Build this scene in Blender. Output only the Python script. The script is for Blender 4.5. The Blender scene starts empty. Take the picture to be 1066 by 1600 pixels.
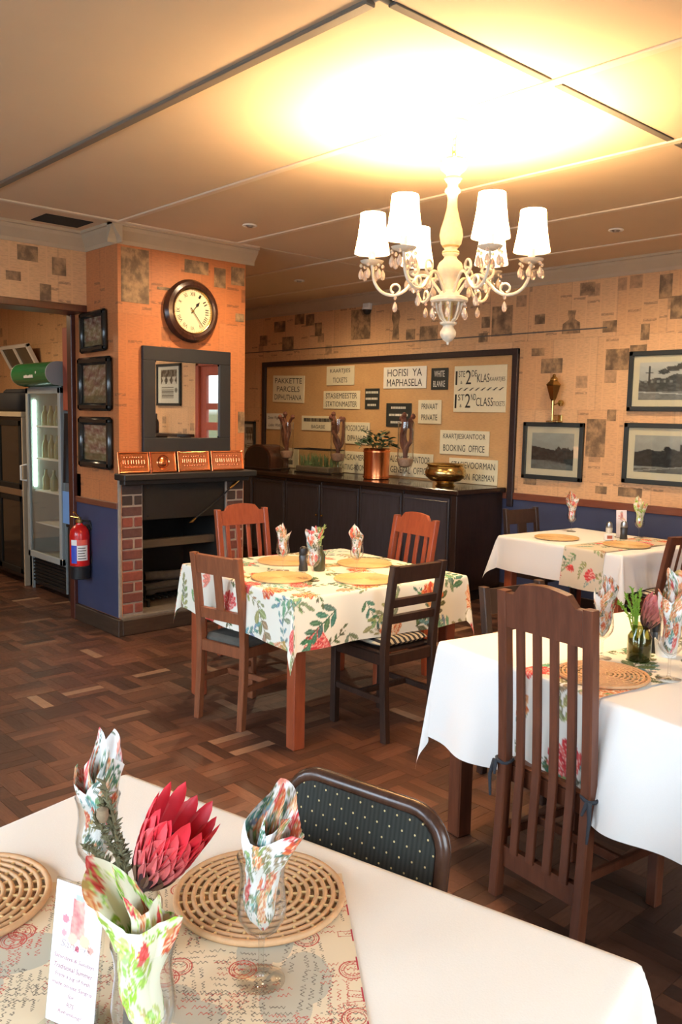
import bpy, math, random
import numpy as np
from mathutils import Vector, Matrix, Euler

PI = math.pi
R = math.radians
random.seed(7)
rng = np.random.default_rng(7)
SC = bpy.context.scene
COL = SC.collection
D = bpy.data

# ------------------------------------------------------------------ camera
CAM_H = 1.55
F_PX = 1332.68
YAW, PITCH, ROLL = R(47.517), R(6.302), R(1.150)
fw = Vector((math.cos(YAW)*math.cos(PITCH), math.sin(YAW)*math.cos(PITCH), -math.sin(PITCH)))
r0 = Vector((math.sin(YAW), -math.cos(YAW), 0)); u0 = r0.cross(fw)
rt = r0*math.cos(ROLL) + u0*math.sin(ROLL); up = -r0*math.sin(ROLL) + u0*math.cos(ROLL)
cd = D.cameras.new('camera'); cam = D.objects.new('camera', cd); COL.objects.link(cam)
cd.sensor_fit = 'HORIZONTAL'; cd.sensor_width = 36.0; cd.lens = F_PX*36.0/1066.0; cd.clip_start = 0.05
M = Matrix.Identity(4)
for i in range(3):
    M[i][0] = rt[i]; M[i][1] = up[i]; M[i][2] = -fw[i]
M[2][3] = CAM_H
cam.matrix_world = M
SC.camera = cam

def project(p):
    d = Vector(p) - Vector((0, 0, CAM_H)); z = d.dot(fw)
    return (533 + F_PX*d.dot(rt)/z, 800 - F_PX*d.dot(up)/z) if z > 0.1 else None

# ------------------------------------------------------------------ world, daylight, exposure
SC.view_settings.view_transform = 'Standard'
SC.view_settings.look = 'None'
SC.view_settings.gamma = 1.0
SC.view_settings.use_curve_mapping = False
SC.view_settings.exposure = 0.95
w = D.worlds.new('daylight_sky'); SC.world = w; w.use_nodes = True
wn = w.node_tree; bgn = wn.nodes['Background']; bgn.inputs[1].default_value = 2.4
tcn = wn.nodes.new('ShaderNodeTexCoord'); spn = wn.nodes.new('ShaderNodeSeparateXYZ'); rpn = wn.nodes.new('ShaderNodeValToRGB')
wn.links.new(tcn.outputs['Generated'], spn.inputs[0]); wn.links.new(spn.outputs[2], rpn.inputs[0]); wn.links.new(rpn.outputs[0], bgn.inputs[0])
rpn.color_ramp.elements[0].position = 0.0; rpn.color_ramp.elements[0].color = (.10, .11, .07, 1)      # lawn below the horizon
rpn.color_ramp.elements[1].position = 0.03; rpn.color_ramp.elements[1].color = (.80, .90, 1.0, 1)

def area_light(name, loc, rot, sx, sy, power, color, spread=180):
    l = D.lights.new(name, 'AREA'); l.shape = 'RECTANGLE'; l.size = sx; l.size_y = sy
    l.energy = power; l.color = color; l.spread = R(spread)
    o = D.objects.new(name, l); COL.objects.link(o); o.location = loc; o.rotation_euler = rot
    return o
WINDOWS = ((-0.9, 0.7), (1.3, 2.9), (3.5, 5.0))       # openings in the left wall, metres along it
for y0, y1 in WINDOWS:
    area_light('window_daylight', (-1.74, (y0+y1)/2, 1.62), (0, R(-62), 0), 1.30, y1-y0-.1, 28, (0.68, 0.83, 1.0), 135)
area_light('window_daylight', (1.35, -1.74, 1.62), (R(62), 0, 0), 2.1, 1.30, 22, (0.78, 0.89, 1.0), 135)
area_light('bar_room_lamp', (1.7, 7.9, 2.74), (0, 0, 0), .5, .5, 24, (1.0, 0.74, 0.45))

# ------------------------------------------------------------------ node helpers
class S:
    def __init__(s, g, k): s.g = g; s.k = k
    def _o(s, op, b=None, c=None): return s.g.m(op, s, b, c)
    def __add__(s, b): return s._o('ADD', b)
    __radd__ = __add__
    def __sub__(s, b): return s._o('SUBTRACT', b)
    def __rsub__(s, b): return s.g.m('SUBTRACT', b, s)
    def __mul__(s, b): return s._o('MULTIPLY', b)
    __rmul__ = __mul__
    def __truediv__(s, b): return s._o('DIVIDE', b)
    def lt(s, b): return s._o('LESS_THAN', b)
    def gt(s, b): return s._o('GREATER_THAN', b)
    def floor(s): return s._o('FLOOR')
    def frac(s): return s._o('FRACT')
    def abs(s): return s._o('ABSOLUTE')
    def pw(s, b): return s._o('POWER', b)

class G:
    def __init__(s, name, rough=.6, metal=0.0, spec=.5):
        s.mat = D.materials.new(name); s.mat.use_nodes = True
        s.nt = s.mat.node_tree; s.b = s.nt.nodes['Principled BSDF']
        s.b.inputs['Roughness'].default_value = rough; s.b.inputs['Metallic'].default_value = metal
        s.b.inputs['Specular IOR Level'].default_value = spec
    def put(s, sock, v):
        if isinstance(v, S): s.nt.links.new(v.k, sock)
        elif v is not None: sock.default_value = v
    def node(s, t): return s.nt.nodes.new(t)
    def m(s, op, a, b=None, c=None):
        n = s.node('ShaderNodeMath'); n.operation = op
        for i, v in enumerate((a, b, c)): s.put(n.inputs[i], v)
        return S(s, n.outputs[0])
    def pos(s, space='object'):
        if space == 'world': k = s.node('ShaderNodeNewGeometry').outputs['Position']
        else: k = s.node('ShaderNodeTexCoord').outputs['Object']
        n = s.node('ShaderNodeSeparateXYZ'); s.nt.links.new(k, n.inputs[0])
        return [S(s, o) for o in n.outputs]
    def vec(s, x=0.0, y=0.0, z=0.0):
        n = s.node('ShaderNodeCombineXYZ')
        for i, v in enumerate((x, y, z)): s.put(n.inputs[i], v)
        return S(s, n.outputs[0])
    def noise(s, v, scale=1.0, detail=3, rough=.55):
        n = s.node('ShaderNodeTexNoise'); s.put(n.inputs['Vector'], v)
        n.inputs['Scale'].default_value = scale; n.inputs['Detail'].default_value = detail; n.inputs['Roughness'].default_value = rough
        return S(s, n.outputs[0])
    def white(s, v):
        n = s.node('ShaderNodeTexWhiteNoise'); n.noise_dimensions = '3D'; s.put(n.inputs[0], v); return S(s, n.outputs[0])
    def rand(s): return S(s, s.node('ShaderNodeObjectInfo').outputs['Random'])
    def attr(s, name, fac=False):
        n = s.node('ShaderNodeAttribute'); n.attribute_name = name
        return S(s, n.outputs['Fac' if fac else 'Color'])
    def mix(s, f, a, b):
        n = s.node('ShaderNodeMix'); n.data_type = 'RGBA'; s.put(n.inputs[0], f)
        for i, v in ((6, a), (7, b)): s.put(n.inputs[i], tuple(v)+(1,) if isinstance(v, (tuple, list)) else v)
        return S(s, n.outputs[2])
    def ramp(s, f, stops):
        n = s.node('ShaderNodeValToRGB'); s.put(n.inputs[0], f); e = n.color_ramp.elements
        while len(e) < len(stops): e.new(.5)
        for el, (p, c) in zip(e, stops): el.position = p; el.color = tuple(c)+(1,)
        return S(s, n.outputs[0])
    def base(s, c): s.put(s.b.inputs['Base Color'], tuple(c)+(1,) if isinstance(c, (tuple, list)) else c); return s
    def bump(s, h, strength=.2, dist=.01):
        n = s.node('ShaderNodeBump'); n.inputs['Strength'].default_value = strength; n.inputs['Distance'].default_value = dist
        s.put(n.inputs['Height'], h); s.nt.links.new(n.outputs[0], s.b.inputs['Normal']); return s

def paint(name, c, rough=.6, metal=0., var=.12, scale=9., spec=.5, bump=0.):
    g = G(name, rough, metal, spec); x, y, z = g.pos()
    n = g.noise(g.vec(x, y, z), scale, 4)
    lo = tuple(v*(1-var) for v in c); hi = tuple(min(1, v*(1+var)) for v in c)
    g.base(g.mix(n, lo, hi))
    if bump: g.bump(n, bump, .004)
    return g.mat

def wood(name, c1, c2, rough=.38, stretch=(14, 14, 1.6), scale=3.0):
    g = G(name, rough); x, y, z = g.pos(); r = g.rand()
    v = g.vec(x*stretch[0]+r*31, y*stretch[1], z*stretch[2])
    n = g.noise(v, scale, 5, .65)
    g.base(g.mix(g.m('MULTIPLY_ADD', n, 1.7, -.35), c1, c2)); g.bump(n, .12, .002)
    return g.mat

def glass(name, tint=(.97, .975, .97), refl=.95):
    m = D.materials.new(name); m.use_nodes = True; nt = m.node_tree
    nt.nodes.remove(nt.nodes['Principled BSDF']); out = nt.nodes['Material Output']
    t = nt.nodes.new('ShaderNodeBsdfTransparent'); t.inputs[0].default_value = tint+(1,)
    gl = nt.nodes.new('ShaderNodeBsdfGlossy'); gl.inputs['Roughness'].default_value = .03
    gl.inputs[0].default_value = (refl, refl, refl, 1)
    lw = nt.nodes.new('ShaderNodeLayerWeight'); lw.inputs[0].default_value = .5
    pw = nt.nodes.new('ShaderNodeMath'); pw.operation = 'POWER'; nt.links.new(lw.outputs['Facing'], pw.inputs[0]); pw.inputs[1].default_value = 4.0
    fr = nt.nodes.new('ShaderNodeMath'); fr.operation = 'MULTIPLY_ADD'; nt.links.new(pw.outputs[0], fr.inputs[0]); fr.inputs[1].default_value = .9; fr.inputs[2].default_value = .045
    mc = nt.nodes.new('ShaderNodeMix'); mc.data_type = 'RGBA'; nt.links.new(pw.outputs[0], mc.inputs[0])
    mc.inputs[6].default_value = tint+(1,); mc.inputs[7].default_value = tuple(v*.45 for v in tint)+(1,); nt.links.new(mc.outputs[2], t.inputs[0])
    mx = nt.nodes.new('ShaderNodeMixShader')
    nt.links.new(fr.outputs[0], mx.inputs[0]); nt.links.new(t.outputs[0], mx.inputs[1]); nt.links.new(gl.outputs[0], mx.inputs[2])
    nt.links.new(mx.outputs[0], out.inputs[0])
    return m

def newsprint(name, paper, paper2, ink=(.055, .042, .032)):
    g = G(name, .55, 0, .35); x, y, z = g.pos('world'); u = x+y; v = z
    row = (v/.575+.13).floor(); uu = u/.41+row*.37; colm = uu.floor()
    pr = g.white(g.vec(colm, row, 3.0))
    pe = (uu.frac()-.5).abs().gt(.486)                                  # page edges
    seam = ((v/.575+.13).frac()-.5).abs().gt(.492)
    cu = (u/.128+pr*2.0).floor(); co = g.white(g.vec(cu, colm, 1.0))
    cv = (v/.125+co).floor(); br = g.white(g.vec(cu, cv, 7.0))
    fu = (u/.128+pr*2.0).frac(); fv = (v/.125+co).frac()
    inside = (fu-.5).abs().lt(.40)*(fv-.5).abs().lt(.38)
    photo = br.lt(.04)*inside
    head = br.gt(.76)*(fu-.5).abs().lt(.42)*(fv-.78).abs().lt(.07)
    n1 = g.noise(g.vec(u, v, 0.), 26, 3)
    n2 = g.noise(g.vec(u*8, v*36, 0.), 3.2, 2)
    text = g.m('MULTIPLY_ADD', n2, 2.4, -1.0)*.30*(fu-.5).abs().lt(.455)
    stain = g.noise(g.vec(u, v, 4.), 1.6, 3)
    dark = g.m('MAXIMUM', photo*(n1*.9-.02), head*n2.gt(.44)*.50)
    dark = g.m('MAXIMUM', dark, text+pe*.14+seam*.1)
    g.b.inputs['Roughness'].default_value = .5
    pc = g.mix(g.m('MULTIPLY_ADD', pr, .45, stain*.75-.12), paper, paper2)
    g.base(g.mix(g.m('MINIMUM', dark, .85), pc, ink))
    g.bump(n1, .06, .002)
    return g.mat

def vcol(name, rough=.75, sheen=0., weave=0.):
    g = G(name, rough, 0, .25); g.base(g.attr('Col'))
    if weave:
        x, y, z = g.pos(); g.bump(g.noise(g.vec(x, y, z), weave, 2), .15, .001)
    return g.mat

MAT = {}
MAT['ceiling'] = paint('ceiling_paint', (.62, .47, .31), .75, var=.05, scale=3)
MAT['ceil_strip'] = paint('ceiling_strip_paint', (.66, .54, .40), .6, var=.05)
MAT['gap'] = paint('dark_joint', (.10, .085, .07), .8)
MAT['cornice'] = paint('cornice_paint', (.46, .36, .245), .6, var=.08)
MAT['news'] = newsprint('newsprint_wallpaper', (.60, .34, .165), (.72, .45, .245))
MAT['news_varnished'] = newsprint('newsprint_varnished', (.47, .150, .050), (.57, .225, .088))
MAT['blue'] = paint('navy_dado_paint', (.040, .050, .105), .5, var=.18, scale=6)
MAT['rail'] = wood('red_brown_rail', (.11, .030, .015), (.22, .075, .04), .35, (2, 2, 14))
MAT['darkwood'] = wood('dark_stained_wood', (.010, .006, .005), (.035, .018, .013), .3)
MAT['sidedoor'] = wood('ink_blue_stained_door', (.026, .025, .030), (.050, .048, .058), .33)
MAT['orange'] = wood('orange_brown_wood', (.22, .043, .016), (.36, .086, .033), .38)
MAT['midwood'] = wood('mid_brown_wood', (.135, .040, .016), (.29, .095, .038), .4)
MAT['umber'] = wood('umber_wood', (.075, .022, .010), (.17, .055, .026), .36)
MAT['black_brown'] = wood('black_brown_wood', (.018, .009, .006), (.055, .026, .017), .4)
MAT['board'] = wood('board_frame_wood', (.012, .007, .008), (.035, .018, .018), .4, (14, 2, 14))
MAT['glass'] = glass('clear_glass')
MAT['pane'] = glass('window_glass', (.965, .98, .97))
MAT['green_glass'] = glass('olive_glass', (.45, .47, .25))
MAT['vcol'] = vcol('printed_cloth', .8, weave=900.)
MAT['vcol_gloss'] = vcol('printed_paper', .35)
MAT['white_cloth'] = paint('white_table_linen', (.86, .84, .80), .85, var=.03, scale=400, bump=.1)
MAT['steel'] = paint('brushed_steel', (.42, .43, .43), .3, 1.0, .06)
MAT['brass'] = paint('old_brass', (.55, .38, .14), .22, 1.0, .15)
MAT['copper'] = paint('copper', (.86, .30, .12), .24, 1.0, .18, 22)
MAT['black'] = paint('black_paint', (.012, .012, .013), .35, var=.2)
MAT['soot'] = paint('soot', (.006, .0055, .0045), .9, var=.5, scale=14)
MAT['iron'] = paint('cast_iron', (.010, .0095, .008), .65, .3, .3)
MAT['white'] = paint('white_paint', (.80, .79, .75), .5, var=.05)
MAT['mortar'] = paint('pale_mortar', (.30, .25, .20), .9, var=.3, scale=30)
MAT['rattan'] = paint('rattan', (.58, .33, .16), .6, var=.22, scale=60, bump=.3)
MAT['rattan_pale'] = paint('pale_rattan', (.62, .40, .17), .6, var=.15, scale=40)

# ------------------------------------------------------------------ mesh builder
class MB:
    def __init__(s): s.v = []; s.f = []
    def add(s, v, f, M=None):
        o = len(s.v)
        if M is not None: v = [tuple(M @ Vector(p)) for p in v]
        s.v += [tuple(p) for p in v]; s.f += [tuple(i+o for i in q) for q in f]; return s
    def box(s, x0, x1, y0, y1, z0, z1, b=0., M=None):
        cx, cy, cz = (x0+x1)/2, (y0+y1)/2, (z0+z1)/2; h = (abs(x1-x0)/2, abs(y1-y0)/2, abs(z1-z0)/2)
        if b <= 0:
            v = [(cx+h[0]*i, cy+h[1]*j, cz+h[2]*k) for k in (-1, 1) for j in (-1, 1) for i in (-1, 1)]
            return s.add(v, [(0, 2, 3, 1), (4, 5, 7, 6), (0, 1, 5, 4), (2, 6, 7, 3), (0, 4, 6, 2), (1, 3, 7, 5)], M)
        b = min(b, min(h)*.95); v = []; ix = {}
        for i in (-1, 1):
            for j in (-1, 1):
                for k in (-1, 1):
                    for a in range(3):
                        p = [i*(h[0]-b), j*(h[1]-b), k*(h[2]-b)]; p[a] = (i, j, k)[a]*h[a]
                        ix[(i, j, k, a)] = len(v); v.append(p)
        f = []
        for a in range(3):
            o = [q for q in range(3) if q != a]
            for sg in (-1, 1):
                q = []
                for s1, s2 in ((-1, -1), (1, -1), (1, 1), (-1, 1)):
                    t = [0, 0, 0]; t[a] = sg; t[o[0]] = s1; t[o[1]] = s2; q.append(ix[tuple(t)+(a,)])
                f.append(q)
            for s1 in (-1, 1):
                for s2 in (-1, 1):
                    t = [0, 0, 0]; t[o[0]] = s1; t[o[1]] = s2; q = []
                    for sg, ax in ((-1, o[0]), (1, o[0]), (1, o[1]), (-1, o[1])):
                        t[a] = sg; q.append(ix[tuple(t)+(ax,)])
                    f.append(q)
        for i in (-1, 1):
            for j in (-1, 1):
                for k in (-1, 1): f.append([ix[(i, j, k, a)] for a in range(3)])
        ff = []
        for q in f:
            A, B, Cc = (Vector(v[q[i]]) for i in range(3)); nrm = (B-A).cross(Cc-A)
            ff.append(tuple(q) if nrm.dot(A+B+Cc) > 0 else tuple(reversed(q)))
        return s.add([(p[0]+cx, p[1]+cy, p[2]+cz) for p in v], ff, M)
    def bar(s, p, q, wx, wy, b=.003, upv=(0, 0, 1)):
        p, q = Vector(p), Vector(q); d = q-p; L = d.length; z = d.normalized()
        x = Vector(upv).cross(z)
        if x.length < 1e-4: x = Vector((1, 0, 0))
        x.normalize(); y = z.cross(x)
        Mm = Matrix(((x[0], y[0], z[0], p[0]), (x[1], y[1], z[1], p[1]), (x[2], y[2], z[2], p[2]), (0, 0, 0, 1)))
        return s.box(-wx/2, wx/2, -wy/2, wy/2, 0, L, b, Mm)
    def lathe(s, prof, n=24, M=None, cap=True, arc=2*PI):
        v = []; f = []; k = len(prof); full = abs(arc-2*PI) < 1e-6; nn = n if full else n+1
        for i in range(nn):
            a = arc*i/n; v += [(r*math.cos(a), r*math.sin(a), z) for r, z in prof]
        for i in range(n):
            j = (i+1) % nn
            for q in range(k-1): f.append((i*k+q, j*k+q, j*k+q+1, i*k+q+1))
        if cap and full:
            if prof[0][0] > 1e-6: f.append(tuple(i*k for i in reversed(range(n))))
            if prof[-1][0] > 1e-6: f.append(tuple(i*k+k-1 for i in range(n)))
        return s.add(v, f, M)
    def tube(s, pts, r, n=8, M=None, cap=True, closed=False):
        pts = [Vector(p) for p in pts]; N = len(pts); rr = r if isinstance(r, (list, tuple)) else [r]*N
        v = []; f = []; prev = None
        for i, p in enumerate(pts):
            a = pts[(i-1) % N] if (i or closed) else p; b = pts[(i+1) % N] if (i < N-1 or closed) else p
            t = (b-a).normalized()
            if prev is None:
                prev = t.orthogonal().normalized()
            x = (prev-t*prev.dot(t)).normalized(); prev = x; y = t.cross(x)
            for k in range(n):
                an = 2*PI*k/n; v.append(tuple(p+(x*math.cos(an)+y*math.sin(an))*rr[i]))
        for i in range(N if closed else N-1):
            j = (i+1) % N
            for k in range(n): f.append((i*n+k, i*n+(k+1) % n, j*n+(k+1) % n, j*n+k))
        if cap and not closed: f.append(tuple(reversed(range(n)))); f.append(tuple((N-1)*n+k for k in range(n)))
        return s.add(v, f, M)
    def prism(s, poly, y0, y1, M=None):                      # polygon in xz, extruded along y
        n = len(poly); v = [(p[0], y0, p[1]) for p in poly]+[(p[0], y1, p[1]) for p in poly]
        f = [tuple(range(n)), tuple(reversed(range(n, 2*n)))]
        f += [(i, n+i, n+(i+1) % n, (i+1) % n) for i in range(n)]
        return s.add(v, f, M)
    def grid(s, P, M=None):                                  # P: array (nu, nv, 3)
        nu, nv = P.shape[:2]; f = [(i*nv+j, (i+1)*nv+j, (i+1)*nv+j+1, i*nv+j+1) for i in range(nu-1) for j in range(nv-1)]
        return s.add([tuple(p) for p in P.reshape(-1, 3)], f, M)
    def mesh(s, name, mat, smooth=35, cols=None):
        me = D.meshes.new(name); me.from_pydata(s.v, [], s.f)
        if smooth:
            me.polygons.foreach_set('use_smooth', [True]*len(me.polygons)); me.set_sharp_from_angle(angle=R(smooth))
        if mat is not None: me.materials.append(MAT[mat] if isinstance(mat, str) else mat)
        if cols is not None:
            a = me.color_attributes.new('Col', 'FLOAT_COLOR', 'POINT')
            c = np.ones((len(s.v), 4), np.float32); c[:, :3] = cols; a.data.foreach_set('color', c.ravel())
        return me

def spline(pts, n=5):
    pts = [Vector(p) for p in pts]; q = [pts[0]*2-pts[1]]+pts+[pts[-1]*2-pts[-2]]; out = []
    for i in range(1, len(q)-2):
        for k in range(n):
            t = k/n; a, b, c, d = q[i-1:i+3]
            out.append(.5*((2*b)+(c-a)*t+(2*a-5*b+4*c-d)*t*t+(3*b-a-3*c+d)*t**3))
    return out+[pts[-1]]
def link(o, parent=None):
    COL.objects.link(o)
    if parent is not None: o.parent = parent
    return o
def T(name, label, cat, loc=(0, 0, 0), rz=0., group=None):
    o = D.objects.new(name, None); o.empty_display_size = .05; link(o); o.location = loc; o.rotation_euler = (0, 0, rz)
    o['label'] = label; o['category'] = cat
    if group: o['group'] = group
    return o
def P(name, mb, mat, parent, label=None, smooth=35, cols=None, loc=None, rot=None):
    me = mb.mesh(name, mat, smooth, cols) if isinstance(mb, MB) else mb
    o = D.objects.new(name, me); link(o, parent)
    if loc is not None: o.location = loc
    if rot is not None: o.rotation_euler = rot
    if label: o['label'] = label
    return o
def struct(name, mb, mat, parent=None, smooth=0):
    o = P(name, mb, mat, parent, smooth=smooth)
    if parent is None: o['kind'] = 'structure'
    return o
def tag(o, label, cat, group=None):
    o['label'] = label; o['category'] = cat
    if group: o['group'] = group
    return o
def dup(o, parent=None):
    c = o.copy(); COL.objects.link(c); c.parent = parent
    for ch in o.children: dup(ch, c)
    return c
def dup_thing(o, loc, rz, label, group=None):
    c = dup(o); c.location = loc; c.rotation_euler = (0, 0, rz); c['label'] = label
    if group: c['group'] = group
    return c

_tc = {}
def text_mesh(s, w_, h_, shear=0., bold=0.):
    key = (s, round(w_, 4), round(h_, 4), shear)
    if key in _tc: return _tc[key]
    cu = D.curves.new('lettering', 'FONT'); cu.body = s; cu.shear = shear; cu.offset = bold; cu.resolution_u = 3
    o = D.objects.new('tmp', cu); COL.objects.link(o)
    me = D.meshes.new_from_object(o); D.objects.remove(o); D.curves.remove(cu)
    n = len(me.vertices); a = np.zeros(n*3); me.vertices.foreach_get('co', a); a = a.reshape(-1, 3)
    lo, hi = a.min(0), a.max(0)
    q = np.zeros_like(a)
    q[:, 0] = ((a[:, 0]-lo[0])/(hi[0]-lo[0])-.5)*w_
    q[:, 2] = ((a[:, 1]-lo[1])/(hi[1]-lo[1])-.5)*h_
    me.vertices.foreach_set('co', q.ravel()); me.update()
    _tc[key] = me
    return me
def lettering(s, w_, h_, mat, parent, x, z, y, shear=0., name='lettering', rot=None):
    me = text_mesh(s, w_, h_, shear).copy(); me.materials.clear(); me.materials.append(MAT[mat] if isinstance(mat, str) else mat)
    return P(name, me, None, parent, loc=(x, y, z), rot=rot)

# ------------------------------------------------------------------ painting of printed cloth (flat print as point colours)
CREAM = (.80, .77, .66); WHITE = (.84, .83, .80)
class Print:
    def __init__(s, U, base):
        s.U = U; s.C = np.tile(np.array(base, np.float32), (len(U), 1)); s.n = len(U)
    def loc(s, cx, cy, rot, rad):
        d = s.U-np.array((cx, cy)); k = np.nonzero((np.abs(d[:, 0]) < rad) & (np.abs(d[:, 1]) < rad))[0]
        d = d[k]; c, q = math.cos(rot), math.sin(rot)
        return k, d[:, 0]*c+d[:, 1]*q, -d[:, 0]*q+d[:, 1]*c
    def put(s, k, m, col): s.C[k[m]] = col
    def leaf(s, cx, cy, L, W, rot, col, vein=True):
        k, x, y = s.loc(cx+math.cos(rot)*L/2, cy+math.sin(rot)*L/2, rot, L*.75)
        t = x/(L/2); m = (np.abs(t) < 1) & (np.abs(y) < W/2*(1-t*t)*(1+.25*t)); s.put(k, m, col)
        if vein: s.put(k, m & (np.abs(y) < W*.06), tuple(v*1.5+.03 for v in col))
    def disc(s, cx, cy, a, b, rot, col):
        k, x, y = s.loc(cx, cy, rot, max(a, b)*1.1); s.put(k, (x/a)**2+(y/b)**2 < 1, col)
    def ring(s, cx, cy, r, t, col):
        k, x, y = s.loc(cx, cy, 0, r*1.2); q = np.hypot(x, y); s.put(k, np.abs(q-r) < t, col)
    def rect(s, cx, cy, a, b, rot, col, edge=None):
        k, x, y = s.loc(cx, cy, rot, max(a, b)*1.5); m = (np.abs(x) < a) & (np.abs(y) < b)
        if edge: m &= ~((np.abs(x) < a-edge) & (np.abs(y) < b-edge))
        s.put(k, m, col)
    def protea(s, cx, cy, sz, rot, cols):
        k, x, y = s.loc(cx, cy, rot, sz*1.25)
        a = np.arctan2(y, x+sz*.85); d = np.hypot(x+sz*.85, y)
        lim = sz*(1.55+.22*np.abs(np.sin(a*11)))*(1-.25*(np.abs(a)/.8)**2)
        body = (np.abs(a) < .78) & (d < lim)
        st = np.floor((a+.8)*9).astype(int) % 3
        for i in range(3): s.put(k, body & (st == i), cols[i])
        s.put(k, body & (np.abs(((a+.8)*9) % 1-.5) > .42), cols[3])
        s.put(k, body & (d < sz*.55), cols[4])
        s.put(k, body & (np.abs((d/sz*7+st*.3) % 1-.5) > .44) & (d < sz*1.1), cols[3])
    def branch(s, cx, cy, L, rot, col, n=5, W=.35):
        for i in range(n):
            t = i/n; px, py = cx+math.cos(rot+.3*t)*L*t, cy+math.sin(rot+.3*t)*L*t
            for sd in (-1, 1):
                s.leaf(px, py, L*.36*(1-.35*t), L*.36*W*(1-.35*t), rot+.3*t+sd*(.75-.3*t), tuple(v*random.uniform(.75, 1.3) for v in col))
        s.leaf(cx+math.cos(rot+.3)*L*.9, cy+math.sin(rot+.3)*L*.9, L*.32, L*.32*W, rot+.3, col)
        k, x, y = s.loc(cx+math.cos(rot+.15)*L/2, cy+math.sin(rot+.15)*L/2, rot+.15, L*.6)
        s.put(k, (np.abs(y) < L*.012) & (np.abs(x) < L/2), tuple(v*.7 for v in col))

PROTEA_COLS = [((.62, .11, .04), (.72, .22, .08), (.55, .07, .05), (.80, .60, .42), (.62, .30, .12)),
               ((.65, .06, .06), (.72, .16, .14), (.50, .04, .05), (.78, .45, .38), (.60, .10, .10)),
               ((.70, .32, .14), (.62, .16, .06), (.74, .45, .25), (.82, .70, .52), (.45, .30, .10))]
LEAFS = [(.07, .17, .11), (.10, .13, .06), (.20, .26, .14), (.16, .30, .27), (.28, .27, .13)]
LIMES = [(.35, .55, .06), (.22, .42, .05), (.50, .58, .18)]
def floral(U, scale=1., base=CREAM, seed=1, density=1., lime=False, step=.125, pf=.36):
    random.seed(seed); p = Print(U, base)
    lo, hi = U.min(0), U.max(0); st = step*scale/density
    k = 0; y = lo[1]
    while y < hi[1]+st:
        x = lo[0]+(k % 2)*st*.5
        while x < hi[0]+st:
            jx, jy = x+random.uniform(-.3, .3)*st, y+random.uniform(-.3, .3)*st; q = random.random()
            if q < pf:
                rot = random.uniform(0, 6.28)
                for sd in (-1, 1): p.branch(jx-math.cos(rot)*.03*scale, jy-math.sin(rot)*.03*scale, .075*scale, rot+sd*1.5+2.2, random.choice(LIMES if lime else LEAFS), 3)
                p.protea(jx, jy, .043*scale*random.uniform(.85, 1.25), rot, PROTEA_COLS[random.randrange(3)])
            elif q < .86:
                p.branch(jx, jy, random.uniform(.09, .14)*scale, random.uniform(0, 6.28), random.choice(LIMES if lime else LEAFS), random.choice((4, 5)), random.uniform(.3, .5))
            else:
                rot = random.uniform(0, 6.28); c = random.choice(((.62, .07, .06), (.72, .25, .18), (.6, .12, .2)))
                for i in range(5): p.leaf(jx, jy, .05*scale, .013*scale, rot+i*.38, c)
            x += st
        y += st*.86; k += 1
    return p

def letters(U, seed=3):                                       # handwriting, red stamps and grey ovals on kraft-cream cloth
    random.seed(seed); p = Print(U, (.74, .60, .40)); lo, hi = U.min(0), U.max(0)
    ink = (.13, .10, .08); red = (.50, .07, .05)
    for i in range(9):                                        # pairs of overlapping grey ovals
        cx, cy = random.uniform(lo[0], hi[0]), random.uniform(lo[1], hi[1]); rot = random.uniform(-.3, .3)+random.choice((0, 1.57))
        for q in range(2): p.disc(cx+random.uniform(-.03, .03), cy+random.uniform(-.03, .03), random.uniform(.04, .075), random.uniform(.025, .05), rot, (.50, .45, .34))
    def scrawl(cx, cy, L, h, rot, col):
        k, x, y = p.loc(cx, cy, rot, L*.6+h); ph = random.uniform(0, 9)
        wv = h*.42*np.sin(x*2*PI/(h*.95)+ph+1.3*np.sin(x*110+ph))*(.45+.55*np.sin(x*140+ph*2)**2)
        gap = np.sin(x*2*PI/.032+ph) > -.75
        p.put(k, (np.abs(y-wv) < .0009) & (np.abs(x) < L/2) & gap, col)
    for i in range(95):
        cx, cy = random.uniform(lo[0], hi[0]), random.uniform(lo[1], hi[1]); rot = random.choice((0, 1.57))+random.uniform(-.2, .2)
        col = red if random.random() < .4 else ink
        for q in range(random.choice((2, 3, 4))):
            scrawl(cx-math.sin(rot)*q*.013, cy+math.cos(rot)*q*.013, random.uniform(.05, .11), random.uniform(.005, .009), rot, col)
    for i in range(26):
        cx, cy = random.uniform(lo[0], hi[0]), random.uniform(lo[1], hi[1]); q = random.random()
        if q < .5:
            p.ring(cx, cy, .020, .0011, red); p.ring(cx, cy, .013, .0008, red); scrawl(cx, cy, .016, .006, 0, red); p.ring(cx, cy, .0165, .0004, red)
        elif q < .75: p.rect(cx, cy, .022, .007, random.uniform(-.3, .3), red, .0012); scrawl(cx, cy, .034, .005, 0, red)
        else: p.rect(cx, cy, .012, .014, random.uniform(-.2, .2), (.42, .03, .04)); p.disc(cx, cy, .006, .008, 0, (.55, .2, .16))
    return p

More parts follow.
